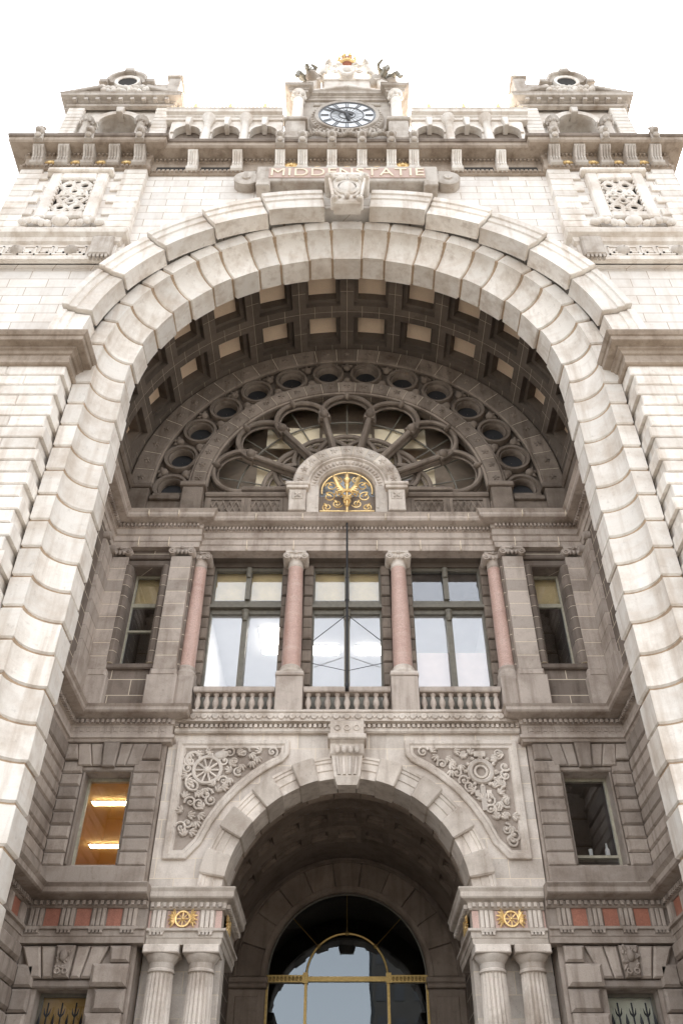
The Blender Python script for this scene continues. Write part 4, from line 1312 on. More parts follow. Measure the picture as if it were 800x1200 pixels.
# side walls of the recess
for s in (-1, 1):
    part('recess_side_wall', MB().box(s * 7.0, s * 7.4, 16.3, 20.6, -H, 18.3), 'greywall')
    # wall of the upper side bay round its window
    m = MB()
    XW0, XW1, ZB, ZT2 = 5.40, 6.26, 11.95, 15.22
    m.box(s * 4.5, s * XW0, 20.02, 20.6, 10.2, 16.0); m.box(s * XW1, s * 7.1, 20.02, 20.6, 10.2, 16.0)
    m.box(s * XW0, s * XW1, 20.02, 20.6, ZT2, 16.0); m.box(s * XW0, s * XW1, 20.02, 20.6, 10.2, ZB)
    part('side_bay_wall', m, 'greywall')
    m = MB()
    for i in range(9):
        z0 = ZB + (ZT2 - ZB) * i / 9; z1 = ZB + (ZT2 - ZB) * (i + 1) / 9
        for (xa, xb) in ((XW0 - 0.26, XW0 + 0.02), (XW1 - 0.02, XW1 + 0.26)):
            q = [(xa, 20.5), (xa, 20.0), (xa + 0.04, 19.9), (xa + .1, 19.85), (xb - 0.1, 19.85), (xb - 0.04, 19.9), (xb, 20.0), (xb, 20.5)]
            q = [(s * x, y) for x, y in q]
            m.loft([[(x, y, z0 + .010) for x, y in q], [(x, y, z1 - .010) for x, y in q]])
    m.rblock(s * (XW0 - 0.27), s * (XW1 + 0.27), 19.94, 20.4, ZT2 + .005, ZT2 + 0.24, 0.04)
    m.rblock(s * (XW0 - 0.3), s * (XW1 + 0.3), 19.88, 20.4, ZT2 + 0.25, ZT2 + 0.42, 0.03)
    m.rblock(s * (XW0 - 0.24), s * (XW1 + 0.24), 19.9, 20.4, ZB - 0.16, ZB - .005, 0.03)
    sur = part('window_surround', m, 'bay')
    mj = MB()
    for (xa, xb) in ((XW0 - 0.25, XW0 + 0.01), (XW1 - 0.01, XW1 + 0.25)):
        mj.loft([[(s * x, y, z) for x, y in ((xa, 20.45), (xa, 20.0), (xa + 0.035, 19.908), (xa + .095, 19.858), (xb - 0.095, 19.858), (xb - 0.035, 19.908), (xb, 20.0), (xb, 20.45))] for z in (ZB, ZT2)])
    obj('mortar_joints', mj, 'mortar', sur)
    f = MB()
    a, b = (XW0, XW1)
    for (xa, xb, za, zz) in ((a, a + .07, ZB, ZT2), (b - .07, b, ZB, ZT2), (a + .071, b - .071, ZT2 - .07, ZT2), (a + .071, b - .071, 14.1, 14.22), (a + .071, b - .071, 13.25 if s < 0 else ZB + .08, 13.31 if s < 0 else ZB + .14)):
        f.box(s * xa, s * xb, 20.42, 20.52, za, zz)
    w = part('window', f, 'palefr')
    obj('pane', MB().box(s * a, s * b, 20.46, 20.47, ZB, ZT2), 'glasslow', w)
    obj('blind', MB().box(s * (a + .03), s * (b - .03), 20.62, 20.64, 14.2, ZT2), 'blind', w)
    r_ = MB()
    x0, x1 = 5.0, 9.0
    r_.box(s * x0, s * x1, 25.0, 25.1, 10.4, 15.8); r_.box(s * (x0 - .1), s * x0, 20.65, 25, 10.4, 15.8); r_.box(s * x1, s * (x1 + .1), 20.65, 25, 10.4, 15.8); r_.box(s * x0, s * x1, 20.65, 25, 15.5, 15.6); r_.box(s * x0, s * x1, 20.65, 25, 10.3, 10.4)
    part('side_room', r_, 'roomdark')

# balustrades
proto_b = None
def baluster_mb():
    m = MB()
    m.lathe(0, 20.12, [(0.075, 10.62), (0.075, 10.66), (0.045, 10.7), (0.05, 10.74), (0.085, 10.82), (0.08, 10.9), (0.045, 11.02), (0.05, 11.05), (0.07, 11.07), (0.075, 11.11), (0.075, 11.13)], 12)
    return m
for (x0, x1) in ((-4.02, -1.9), (-1.14, 1.14), (1.9, 4.02)):
    m = MB()
    m.sweep([(-0.2, 11.13), (0.1, 11.13), (0.12, 11.17), (0.12, 11.25), (0.1, 11.28), (-0.2, 11.29)], [(x0, 20.08), (x1, 20.08)])
    m.box(x0, x1, 19.98, 20.28, 10.52, 10.62)
    bal = part('balustrade', m, 'greyl')
    n = 9
    for k in range(n):
        xx = x0 + (x1 - x0) * (k + 0.5) / n
        if proto_b is None:
            proto_b = obj('baluster', baluster_mb(), 'greyl', bal, True)
            bx0 = 0.0
            proto_b.location.x += xx
            WORLD[proto_b.name].x += xx
        else:
            c = proto_b.copy(); COL.objects.link(c); c.parent = bal
            w = Vector((xx, WORLD[proto_b.name].y, WORLD[proto_b.name].z))
            WORLD[c.name] = w; c.location = w - WORLD[bal.name]

# ================================================================== LOWER CORNICE OF THE LOGGIA (floor level)
P1 = rpath(19.88, 20.06)
mb = MB()
prof = [(-0.4, 9.66), (0.02, 9.66), (0.05, 9.72), (0.1, 9.74), (0.1, 9.82), (0.02, 9.84), (0.02, 10.1), (0.06, 10.12), (0.06, 10.24), (0.18, 10.26), (0.38, 10.3), (0.42, 10.34), (0.42, 10.42), (0.48, 10.48), (-0.4, 10.51)]
side_l = [(-7.0, 16.34), (-7.0, 19.88), (-4.42, 19.88), (-4.42, 20.3)]
for s in (-1, 1):
    m = MB()
    pth = side_l if s < 0 else [(-x, y) for x, y in reversed(side_l)]
    m.sweep(prof, pth)
    m.dentils(pth, 0.05, 0.15, 10.13, 10.22, 0.07, 0.125)
    x = 4.55
    while x < 6.85:
        for dx, dz, w, hh in ((0, 0, .02, .16), (0, .14, .14, .02), (.12, .04, .02, .1), (.05, .04, .07, .02)):
            m.box(s * (x + dx), s * (x + dx + w), 19.845, 19.865, 9.89 + dz, 9.89 + dz + hh)
        x += 0.17
    part('floor_cornice', m, 'greyl')
mb = MB()
CB = [(-4.38, 20.08), (4.38, 20.08)]
mb.sweep([(-0.4, 9.98), (0.04, 9.98), (0.08, 10.02), (0.08, 10.1), (0.05, 10.12), (0.05, 10.2), (0.24, 10.22), (0.2, 10.26), (0.2, 10.46), (0.24, 10.48), (0.24, 10.53), (-0.4, 10.55)], CB)
mb.dentils(CB, 0.04, 0.14, 10.1, 10.19, 0.07, 0.125)
# running discs of the balcony edge
x = -4.2
while x < 4.21:
    mb.lathe_y(x, 10.36, [(0.01, 19.835), (0.07, 19.835), (0.085, 19.85), (0.085, 19.89)], 12)
    mb.tube([(x + 0.08, 19.865, 10.4), (x + 0.14, 19.865, 10.31), (x + 0.2, 19.865, 10.4)], 0.018, 5)
    x += 0.28
part('balcony_edge', mb, 'mid')

# ================================================================== LOWER STOREY: CENTRE BLOCK
YB = 20.14
HS, RA = 5.96, 2.84
mb = MB()
N = 36
rr = []
XB, ZTB = 4.5, 10.05
c_ang = math.atan2(ZTB - HS, XB)
angs = sorted(set([PI * i / N for i in range(N + 1)] + [c_ang, PI - c_ang]))
for a in angs:
    c, si = math.cos(a), math.sin(a)
    t = min(XB / abs(c) if abs(c) > 1e-6 else 1e9, (ZTB - HS) / si if si > 1e-6 else 1e9)
    rr.append([(3.0 * c, YB, HS + 3.0 * si), (t * c, YB, HS + t * si), (t * c, YB + 0.5, HS + t * si), (3.0 * c, YB + 0.5, HS + 3.0 * si)])
mb.loft(rr)
part('entrance_wall', mb, 'midwall')
# voussoirs: alternating plain blocks and moulded pieces
mb = MB(); mo = (MB(), MB())
seq = []
nv = 19
w = 180 / nv
for i in range(nv):
    a0, a1 = i * w, (i + 1) * w
    if i % 2 == 1 and i != 9:
        mo[i > 9].arc([(RA - 0.035, 20.95), (RA - 0.035, YB - 0.22), (RA + 0.56, YB - 0.22), (RA + 0.56, 20.3)], HS, a0 - 0.3, a1 + 0.3, 4, 0.035)
    elif i != 9:
        mb.arc([(RA, 20.94), (RA, YB - 0.08), (RA + 0.2, YB - 0.08), (RA + 0.22, YB - 0.11), (RA + 0.38, YB - 0.11), (RA + 0.4, YB - 0.14), (RA + 0.46, YB - 0.14), (RA + 0.48, YB - 0.17), (RA + 0.54, YB - 0.17), (RA + 0.54, 20.3)], HS, a0 + 0.3, a1 - 0.3, 4, 0)
    else:
        mb.arc([(RA, 20.94), (RA, YB - 0.08), (RA + 0.5, YB - 0.1), (RA + 0.5, 20.3)], HS, a0 + 0.3, a1 - 0.3, 4, 0)
part('entrance_arch', mb, 'mid'); [part('arch_blocks', q, 'midblock') for q in mo]
# keystone bracket
mb = MB()
mb.prism_x([(20.5, 10.1), (19.62, 10.1), (19.62, 9.72), (19.66, 9.68), (19.66, 9.6), (19.74, 9.55), (19.8, 9.32), (19.84, 9.28), (20.5, 9.28)], -0.42, 0.42)
mb.rblock(-0.48, 0.48, 19.58, 20.4, 9.62, 9.76, 0.03)
mb.loft([[(-0.38, 19.84, 9.28), (0.38, 19.84, 9.28), (0.38, 20.5, 9.28), (-0.38, 20.5, 9.28)], [(-0.31, 19.78, 8.72), (0.31, 19.78, 8.72), (0.31, 20.2, 8.72), (-0.31, 20.2, 8.72)], [(-0.24, 19.86, 8.54), (0.24, 19.86, 8.54), (0.24, 20.12, 8.54), (-0.24, 20.12, 8.54)]])
for k in range(4):
    mb.tube([(-0.24 + 0.16 * k, 19.83, 9.24), (-0.21 + 0.14 * k, 19.77, 8.9), (-0.19 + 0.127 * k, 19.77, 8.76)], 0.045, 6)
    mb.ball((-0.24 + 0.16 * k, 19.74, 9.4), (0.075, 0.07, 0.11))
for k in range(3):
    mb.ring_y(-0.24 + 0.24 * k, 9.92, 0.07, 19.61, 0.02, 12)
part('arch_keystone', mb, 'mid')

# spandrel panels
for s in (-1, 1):
    out = [(4.26, 9.80), (4.26, 6.86), (3.72, 6.86)] + [(3.62 * math.cos(R(a)), HS + 3.62 * math.sin(R(a)) + 0.02) for a in (20, 28, 36, 44, 52, 58, 64)] + [(1.45, 9.42), (1.45, 9.80)]
    out = [(s * x, z) for x, z in out]
    m = MB()
    i1 = inset(out, 0.10); i2 = inset(out, 0.14); i3 = inset(out, 0.2); i4 = inset(out, 0.225)
    m.loft([[(x, YB + .02, z) for x, z in out], [(x, YB - 0.08, z) for x, z in out], [(x, YB - 0.1, z) for x, z in inset(out, 0.02)], [(x, YB - 0.1, z) for x, z in i1], [(x, YB - 0.06, z) for x, z in i2], [(x, YB - 0.06, z) for x, z in i3], [(x, YB - 0.01, z) for x, z in i4]], caps=False)
    pan = part('spandrel_panel', m, 'mid')
    m = MB(); m.add([(x, YB - 0.008, z) for x, z in i4], [tuple(range(len(i4)))])
    obj('panel_field', m, 'grey', pan)
    m = MB()
    yc = YB - 0.05
    if s < 0:
        cx, cz = s * 3.45, 9.02
        m.ring_y(cx, cz, 0.34, yc, 0.05, 26); m.ball((cx, yc, cz), (0.1, 0.07, 0.1))
        for k in range(10):
            a = 2 * PI * k / 10
            m.tube([(cx + 0.08 * math.cos(a), yc, cz + 0.08 * math.sin(a)), (cx + 0.32 * math.cos(a), yc, cz + 0.32 * math.sin(a))], 0.028, 5)
        m.ring_y(s * 3.83, 9.32, 0.16, yc, 0.045, 18); m.ball((s * 3.15, yc, 9.4), (0.2, 0.07, 0.12), 0.3)
        m.ring_y(s * 3.72, 8.72, 0.22, yc, 0.04, 16, 90, 290)
    else:
        cx, cz = s * 3.3, 8.98
        m.ring_y(cx, cz, 0.27, yc, 0.07, 26); m.ring_y(cx, cz, 0.15, yc + .01, 0.04, 20)
        for k in range(12):
            a = 2 * PI * k / 12
            m.ball((cx + 0.37 * math.cos(a), yc, cz + 0.37 * math.sin(a)), (0.06, 0.06, 0.05), a, 6, 4)
        m.box(cx - 0.06, cx + 0.06, yc - .03, yc + 0.04, 8.0, 8.62); m.box(cx - 0.14, cx + 0.14, yc - .04, yc + 0.04, 9.36, 9.5)
        m.box(cx - 0.2, cx - 0.08, yc - .03, yc + 0.04, 8.35, 8.5); m.box(cx + 0.08, cx + 0.2, yc - .03, yc + 0.04, 8.35, 8.5)
    def inside(x, z):
        x = abs(x)
        return x < 3.93 and z < 9.5 and z > 7.25 and math.hypot(x, z - HS) > 3.98
    rl = random.Random(5 + s)
    n = 0
    tries = 0
    placed = []
    while n < 46 and tries < 9000:
        tries += 1
        x, z = s * rl.uniform(1.6, 3.95), rl.uniform(7.2, 9.5)
        if not inside(x, z) or math.hypot(x - cx, z - cz) < 0.46: continue
        if any(math.hypot(x - p[0], z - p[1]) < 0.15 for p in placed): continue
        placed.append((x, z))
        a0_ = rl.uniform(0, 360)
        if n % 3 == 0:
            sg = rl.choice((-1, 1)); r0_ = rl.uniform(0.12, 0.17)
            m.tube([(x + r0_ * math.cos(R(a0_ + sg * q * 38)) * (1 - q / 15), yc, z + r0_ * math.sin(R(a0_ + sg * q * 38)) * (1 - q / 15)) for q in range(13)], [0.034 - 0.0012 * q for q in range(13)], 6)
            m.ball((x, yc, z), (0.045, 0.05, 0.045), 0, 8, 5)
        else:
            for q in (-42, -14, 14, 42):
                m.leaf(x, z, yc + 0.01, 0.22 - 0.0012 * abs(q), 0.075, a0_ + q, 0.06)
        n += 1
    obj('relief', m, 'mid', pan, True)

# lower storey side bays
def side_bay(s):
    X0, X1, ZB, ZT3 = 5.28, 6.42, 6.72, 8.93
    YF = 19.98
    m = MB()
    m.box(s * 4.52, s * X0, YF + 0.06, 20.7, 6.2, 9.9); m.box(s * X1, s * 7.05, YF + 0.06, 20.7, 6.2, 9.9)
    m.box(s * X0, s * X1, YF + 0.06, 20.7, ZT3, 9.9); m.box(s * X0, s * X1, YF + 0.06, 20.7, 6.2, ZB)
    part('side_bay_wall', m, 'grey')
    m = MB()
    # quoins beside the window
    n = 8
    for i in range(n):
        z0 = 6.66 + (9.2 - 6.66) * i / n; z1 = 6.66 + (9.2 - 6.66) * (i + 1) / n
        m.rblock(s * 4.58, s * (X0 - 0.05), YF - 0.07, 20.4, z0 + .006, z1 - .006, 0.035)
        m.rblock(s * (X1 + 0.06), s * 6.99, YF - 0.04, 20.4, z0 + .006, z1 - .006, 0.05)
        m.rblock_x(s * 6.93, s * 7.3, 16.4, YF - 0.1, z0 + .006, z1 - .006, 0.04)
    # flat arch above
    zt, zb = 9.64, 9.06
    xs_t = [4.62, 4.98, 5.34, 5.65, 6.07, 6.4, 6.72, 6.98]
    xs_b = [4.62, 5.08, 5.44, 5.69, 6.01, 6.26, 6.62, 6.98]
    for i in range(len(xs_t) - 1):
        low = zb + (0.16 if i in (0, 6) else 0)
        yy = YF - (0.16 if i == 3 else 0.08)
        m.rpoly([(s * (xs_t[i] + .006), zt), (s * (xs_b[i] + .006), low - (0.05 if i == 3 else 0)), (s * (xs_b[i + 1] - .006), low - (0.05 if i == 3 else 0)), (s * (xs_t[i + 1] - .006), zt)], yy, 20.3, 0.03)
    for (z0, z1) in ((9.22, 9.64),):
        m.rblock_x(s * 6.93, s * 7.3, 16.4, YF - 0.1, z0 + .006, z1 - .006, 0.04)
    # moulded architrave of the window
    m.rblock(s * (X0 - 0.08), s * (X1 + 0.08), YF - 0.02, 20.3, ZT3 + 0.004, ZT3 + 0.12, 0.03)
    m.rblock(s * (X0 - 0.04), s * (X0 + .012), YF + 0.0, 20.3, ZB, ZT3, 0.02); m.rblock(s * (X1 - .012), s * (X1 + 0.05), YF + 0.0, 20.3, ZB, ZT3, 0.02)
    # sill course
    m.rblock(s * 4.56, s * 6.99, YF - 0.1, 20.3, 6.25, 6.65, 0.03)
    m.rblock_x(s * 6.88, s * 7.3, 16.4, YF - 0.1, 6.25, 6.65, 0.03)
    part('side_bay_blocks', m, 'grey')
    mj = MB(); mj.box(s * 4.6, s * (X0 - .07), YF + 0.02, 20.3, 6.68, 9.2)
    part('mortar_joints', mj, 'mortar')
    f = MB()
    for (xa, xb, za, zz) in ((X0, X0 + .06, ZB, ZT3), (X1 - .06, X1, ZB, ZT3), (X0 + .061, X1 - .061, ZT3 - .07, ZT3), (X0 + .061, X1 - .061, ZB, ZB + .1)):
        f.box(s * xa, s * xb, 20.4, 20.5, za, zz)
    if s > 0: f.box(s * (X0 + .061), s * (X1 - .061), 20.41, 20.49, ZB + 0.28, ZB + 0.34)
    w = part('window', f, 'palefr')
    obj('pane', MB().box(s * X0, s * X1, 20.44, 20.45, ZB, ZT3), 'glasslow', w)
    r_ = MB()
    x0, x1, yb = 5.0, 9.2, 28.0
    r_.box(s * x0, s * x1, yb, yb + .1, 6.3, 9.3); r_.box(s * (x0 - .1), s * x0, 20.72, yb, 6.3, 9.3); r_.box(s * x1, s * (x1 + .1), 20.72, yb, 6.3, 9.3); r_.box(s * x0, s * x1, 20.72, yb, 9.2, 9.3); r_.box(s * x0, s * x1, 20.72, yb, 6.2, 6.3)
    part('side_room', r_, 'roomwarm' if s < 0 else 'roomdark')
for s in (-1, 1): side_bay(s)

# ================================================================== ENTABLATURE OVER THE DOOR STOREY
prof_c = [(-0.4, 5.72), (0.03, 5.72), (0.06, 5.75), (0.06, 5.86), (0.16, 5.88), (0.36, 5.92), (0.40, 5.95), (0.40, 6.05), (0.47, 6.12), (0.44, 6.15), (-0.4, 6.19)]
prof_a = [(-0.4, 5.02), (0.0, 5.02), (0.02, 5.14), (0.04, 5.15), (0.04, 5.26), (0.1, 5.28), (0.1, 5.33), (-0.4, 5.335)]
YSB, YCB = 19.82, 19.98
XI = 2.72
side = [(-7.0, 16.34), (-7.0, YSB), (-4.35, YSB)]
cen = [(-4.34, YCB), (-XI, YCB), (-XI, 22.4)]
def mir(p, s): return p if s < 0 else [(-x, y) for x, y in reversed(p)]
for s in (-1, 1):
    for nm, pth, mat, dz in (('door_storey_cornice', side, 'grey', 0.0), ('porch_cornice', cen, 'midblock', 0.003)):
        m = MB()
        pp = mir(pth, s)
        m.sweep(prof_c if nm != 'porch_cornice' else [(o_ * (0.56 if o_ > 0.1 else 1), z_) for o_, z_ in prof_c], pp, dz); m.sweep(prof_a, pp, dz)
        m.dentils(pp, 0.05, 0.14, 5.76, 5.85, 0.07, 0.13)
        m.sweep([(-0.4, 5.33), (-0.02, 5.33), (-0.02, 5.73), (-0.4, 5.73)], pp, dz)
        part(nm, m, mat)
    # triglyphs and metopes
    tri = []
    for x in (4.72, 5.4, 6.08, 6.76):
        tri.append((s * x, YSB + 0.02, 'grey'))
    for x in (4.12, 3.06):
        tri.append((s * x, YCB + 0.02, 'mid'))
    for (x, y, mat) in tri:
        m = MB()
        for k in range(3):
            m.rblock(x - 0.15 + k * 0.105, x - 0.15 + k * 0.105 + 0.09, y - 0.07, y + 0.05, 5.34, 5.715, 0.02)
        for k in range(4):
            m.box(x - 0.15 + k * 0.08, x - 0.15 + k * 0.08 + 0.05, y - 0.115, y - 0.02, 5.2, 5.255)
        m.box(x - 0.16, x + 0.16, y - 0.12, y - 0.02, 5.256, 5.279)
        part('triglyph', m, mat)
    for (x0, x1, y) in ((4.9, 5.22, YSB), (5.58, 5.9, YSB), (6.26, 6.58, YSB), (3.24, 3.94, YCB), (2.74, 2.88, YCB), (4.3, 4.34, YCB)):
        part('metope', MB().box(s * x0, s * x1, y + 0.004, y + 0.03, 5.34, 5.712), 'red' if y == YSB else 'pink')
    for (y0, y1) in ((18.9, 19.3), (18.0, 18.4), (17.1, 17.5)):
        m = MB(); m.box(s * 6.99, s * 7.04, y0, y1, 5.34, 5.712)
        part('metope', m, 'red')
    for y0 in (19.35, 18.45, 17.55):
        m = MB()
        for k in range(3):
            m.rblock_x(s * 6.93, s * 7.02, y0 + k * 0.1, y0 + k * 0.1 + 0.09, 5.34, 5.715, 0.02)
        part('triglyph', m, 'grey')
    # gilded winged wheels
    def wheel(cx, yf, cz, axis):
        m = MB()
        R0 = 0.155
        def pt(u, d, z): return (cx + u, yf - d, z) if axis == 'y' else (cx - d * (1 if s > 0 else -1), yf + u, z)
        m.tube([pt(R0 * math.cos(2 * PI * k / 20), 0.05, cz + R0 * math.sin(2 * PI * k / 20)) for k in range(20)], 0.027, 6, closed=True)
        for k in range(8):
            a = PI * k / 4
            m.tube([pt(0, 0.05, cz), pt(R0 * math.cos(a), 0.05, cz + R0 * math.sin(a))], 0.014, 5)
        for s2 in (-1, 1):
            for k in range(6):
                an = -50 + k * 24
                L = 0.17 - 0.01 * abs(k - 3)
                c0 = (0.17 * s2 * 1.0, cz + (k - 2.5) * 0.022)
                tip = (s2 * (0.17 + L * math.cos(R(an))), cz + (k - 2.5) * 0.03 + L * math.sin(R(an)))
                m.tube([pt(c0[0], 0.04, c0[1]), pt((c0[0] + tip[0]) / 2, 0.06, (c0[1] + tip[1]) / 2 + 0.02), pt(tip[0], 0.04, tip[1])], [0.02, 0.034, 0.008], 6)
        m.ball(pt(0, 0.06, cz), (0.035, 0.035, 0.035))
        part('gilded_wheel', m, 'gold', smooth=True)
    wheel(s * 3.59, YCB, 5.53, 'y')
    wheel(s * XI, 20.62, 5.53, 'x')

# ================================================================== DOOR STOREY
# coupled fluted columns
pc = None
def doric(cx, cy):
    m = MB()
    m.lathe(cx, cy, [(0.31, 0.9), (0.305, 2.2), (0.29, 3.6), (0.265, 4.5), (0.262, 4.52)], 80, 20, 0.042, (0.8, 4.51))
    c = part('fluted_column', m, 'mid')
    m = MB()
    m.lathe(cx, cy, [(0.26, 4.51), (0.29, 4.53), (0.29, 4.57), (0.265, 4.59), (0.27, 4.7), (0.3, 4.73), (0.36, 4.82), (0.37, 4.85)], 30)
    m.rblock(cx - 0.39, cx + 0.39, cy - 0.39, cy + 0.3, 4.855, 5.02, 0.02)
    obj('capital', m, 'mid', c, True)
    m = MB(); m.lathe(cx, cy, [(0.4, 0.6), (0.42, 0.72), (0.36, 0.82), (0.32, 0.9)], 30); m.rblock(cx - 0.45, cx + 0.45, cy - 0.45, cy + 0.45, -H, 0.6, 0.03)
    obj('base', m, 'mid', c)
    return c
for s in (-1, 1):
    for x in (3.12, 3.98): doric(s * x, 20.28)
    m = MB()
    m.box(s * 2.76, s * 4.5, 20.66, 21.2, -H, 5.03)
    part('porch_pier', m, 'midwall')
    # soffit over the columns, pier sides along the passage
    m = MB()
    m.box(s * 2.74, s * 4.4, 20.38, 20.9, 5.03, 6.1)
    part('porch_lintel', m, 'mid')
    m = MB()
    m.box(s * 3.42, s * 3.8, 21.2, 27.9, -H, 6.2)
    part('passage_wall', m, 'greywall')

# passage vault
RP, ZP = 3.42, 6.02
mb = MB()
def pp_(r, a, y): return (r * math.cos(R(a)), y, ZP + r * math.sin(R(a)))
def pstrip(y0, y1, a0=0, a1=180, n=40, r=RP):
    mb.loft([[pp_(r, a0 + (a1 - a0) * i / n, y0), pp_(r, a0 + (a1 - a0) * i / n, y1)] for i in range(n + 1)], caps=False, closed=False)
pstrip(20.9, 23.5); pstrip(26.1, 27.9)
npc = 13; wpc = 180 / npc
for i in range(npc):
    ac = wpc * (i + 0.5)
    for (y0, y1) in ((23.5, 24.8), (24.8, 26.1)):
        yc = (y0 + y1) / 2
        def loop(r, ha, hy):
            return [pp_(r, ac - ha, yc - hy), pp_(r, ac, yc - hy), pp_(r, ac + ha, yc - hy), pp_(r, ac + ha, yc + hy), pp_(r, ac, yc + hy), pp_(r, ac - ha, yc + hy)]
        mb.loft([loop(RP, wpc / 2, (y1 - y0) / 2), loop(RP, wpc * 0.32, 0.3), loop(RP + 0.1, wpc * 0.32, 0.3), loop(RP + 0.1, wpc * 0.26, 0.24), loop(RP + 0.2, wpc * 0.26, 0.24)], caps=False)
        lp = loop(RP + 0.2, wpc * 0.26, 0.24)
        mb.add(lp, [tuple(range(6))])
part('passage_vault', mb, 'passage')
# soffit ring of big blocks just inside the arch
mb = MB()
for i in range(13):
    mb.arc([(RA - 0.01, 20.98), (RA - 0.01, 21.25), (RP + 0.2, 21.25), (RP + 0.2, 20.98)], HS, 180 * i / 13 + 0.2, 180 * (i + 1) / 13 - 0.2, 3, 0.02)
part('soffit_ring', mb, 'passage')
# inner arch round the door
YD, RD, ZD = 27.5, 2.34, 6.05
mb = MB()
N = 32
rr = []
for i in range(N + 1):
    a = PI * i / N
    c, si = math.cos(a), math.sin(a)
    t = min(3.8 / abs(c) if abs(c) > 1e-6 else 1e9, 3.6 / si if si > 1e-6 else 1e9)
    rr.append([(2.45 * c, YD, ZD + 2.45 * si), (t * c, YD, ZD + t * si), (t * c, YD + 0.4, ZD + t * si), (2.45 * c, YD + 0.4, ZD + 2.45 * si)])
mb.loft(rr)
for s in (-1, 1): mb.box(s * 2.45, s * 3.8, YD, YD + 0.4, -H, ZD)
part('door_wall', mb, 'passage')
mb = MB()
nb = 11
for i in range(nb):
    p = (RD + 0.16, RD + 0.86)
    yf = YD - (0.12 if i % 2 else 0.09)
    mb.arc([(p[0], YD + 0.1), (p[0], yf), (p[1], yf), (p[1], YD + 0.1)], ZD, 180 * i / nb + 0.15, 180 * (i + 1) / nb - 0.15, 4, 0.02)
mb.arc([(RD, YD + 0.2), (RD, YD - 0.02), (RD + 0.06, YD - 0.1), (RD + 0.15, YD - 0.14), (RD + 0.155, YD + 0.2)], ZD, 0, 180, 40, 0)
mb.arc([(RD + 0.865, YD + 0.1), (RD + 0.865, YD - 0.16), (RD + 0.93, YD - 0.16), (RD + 0.93, YD + 0.1)], ZD, 0, 180, 40, 0)
for s in (-1, 1):
    mb.rblock(s * RD, s * 3.40, YD - 0.06, YD + 0.2, -H, ZD - 0.32, 0.03)
    mb.rblock(s * (RD - 0.04), s * 3.41, YD - 0.16, YD + 0.2, ZD - 0.3, ZD - 0.18, 0.03); mb.rblock(s * (RD - 0.06), s * 3.41, YD - 0.2, YD + 0.2, ZD - 0.18, ZD - 0.02, 0.03)
    mb.rblock(s * (RD + 0.2), s * 3.2, YD - 0.09, YD, 1.0, ZD - 0.5, 0.03)
part('door_surround', mb, 'passage')
# brass framed glazed door
f = MB()
yd = YD + 0.12
f.box(-RD, RD, yd - 0.06, yd + 0.06, ZD - 0.1, ZD + 0.03)
for s in (-1, 1):
    f.box(s * 1.24, s * RD, yd - 0.1, yd + 0.05, ZD - 0.13, ZD + 0.06)
    for k in range(9):
        f.ball((s * (1.34 + k * 0.11), yd - 0.1, ZD - 0.035), (0.04, 0.03, 0.06), 0, 6, 4)
    f.box(s * 1.15, s * 1.23, yd - 0.08, yd + 0.06, -H, ZD + 0.1)
    f.box(s * 1.13, s * 1.28, yd - 0.12, yd + 0.061, ZD - 0.15, ZD + 0.12)
    f.box(s * (RD - 0.07), s * RD, yd - 0.05, yd + 0.05, -H, ZD - 0.1)
f.ring_y(0, ZD, 1.19, yd - 0.02, 0.036, 36, 0, 180, 6)
door = part('entrance_door', f, 'brass', smooth=False)
f = MB(); f.ring_y(0, ZD, RD - 0.03, yd, 0.03, 40, 0, 180, 6); obj('frame', f, 'frame', door, True)
for a in (45, 90, 135):
    sp = MB()
    c, si = math.cos(R(a)), math.sin(R(a))
    sp.tube([(1.19 * c, yd, ZD + 1.19 * si), ((RD - 0.04) * c, yd, ZD + (RD - 0.04) * si)], 0.016, 6)
    sp.ball((1.19 * c, yd - 0.03, ZD + 1.19 * si), (0.07, 0.05, 0.07), 0, 8, 5)
    obj('glazing_bar', sp, 'brass', door, True)
g = MB()
pts = [(-RD, -H), (RD, -H)] + [(RD * math.cos(PI * i / 30), ZD + RD * math.sin(PI * i / 30)) for i in range(31)]
g.add([(x, yd + 0.01, z) for x, z in pts], [tuple(range(len(pts)))])
obj('pane', g, 'glassdoor', door)
r_ = MB()
r_.box(-3.6, 3.6, 37, 37.1, -H, 10); r_.box(-3.7, -3.6, 27.95, 37, -H, 10); r_.box(3.6, 3.7, 27.95, 37, -H, 10); r_.box(-3.7, 3.7, 27.95, 37, 9.9, 10)
part('booking_hall', r_, 'hall')

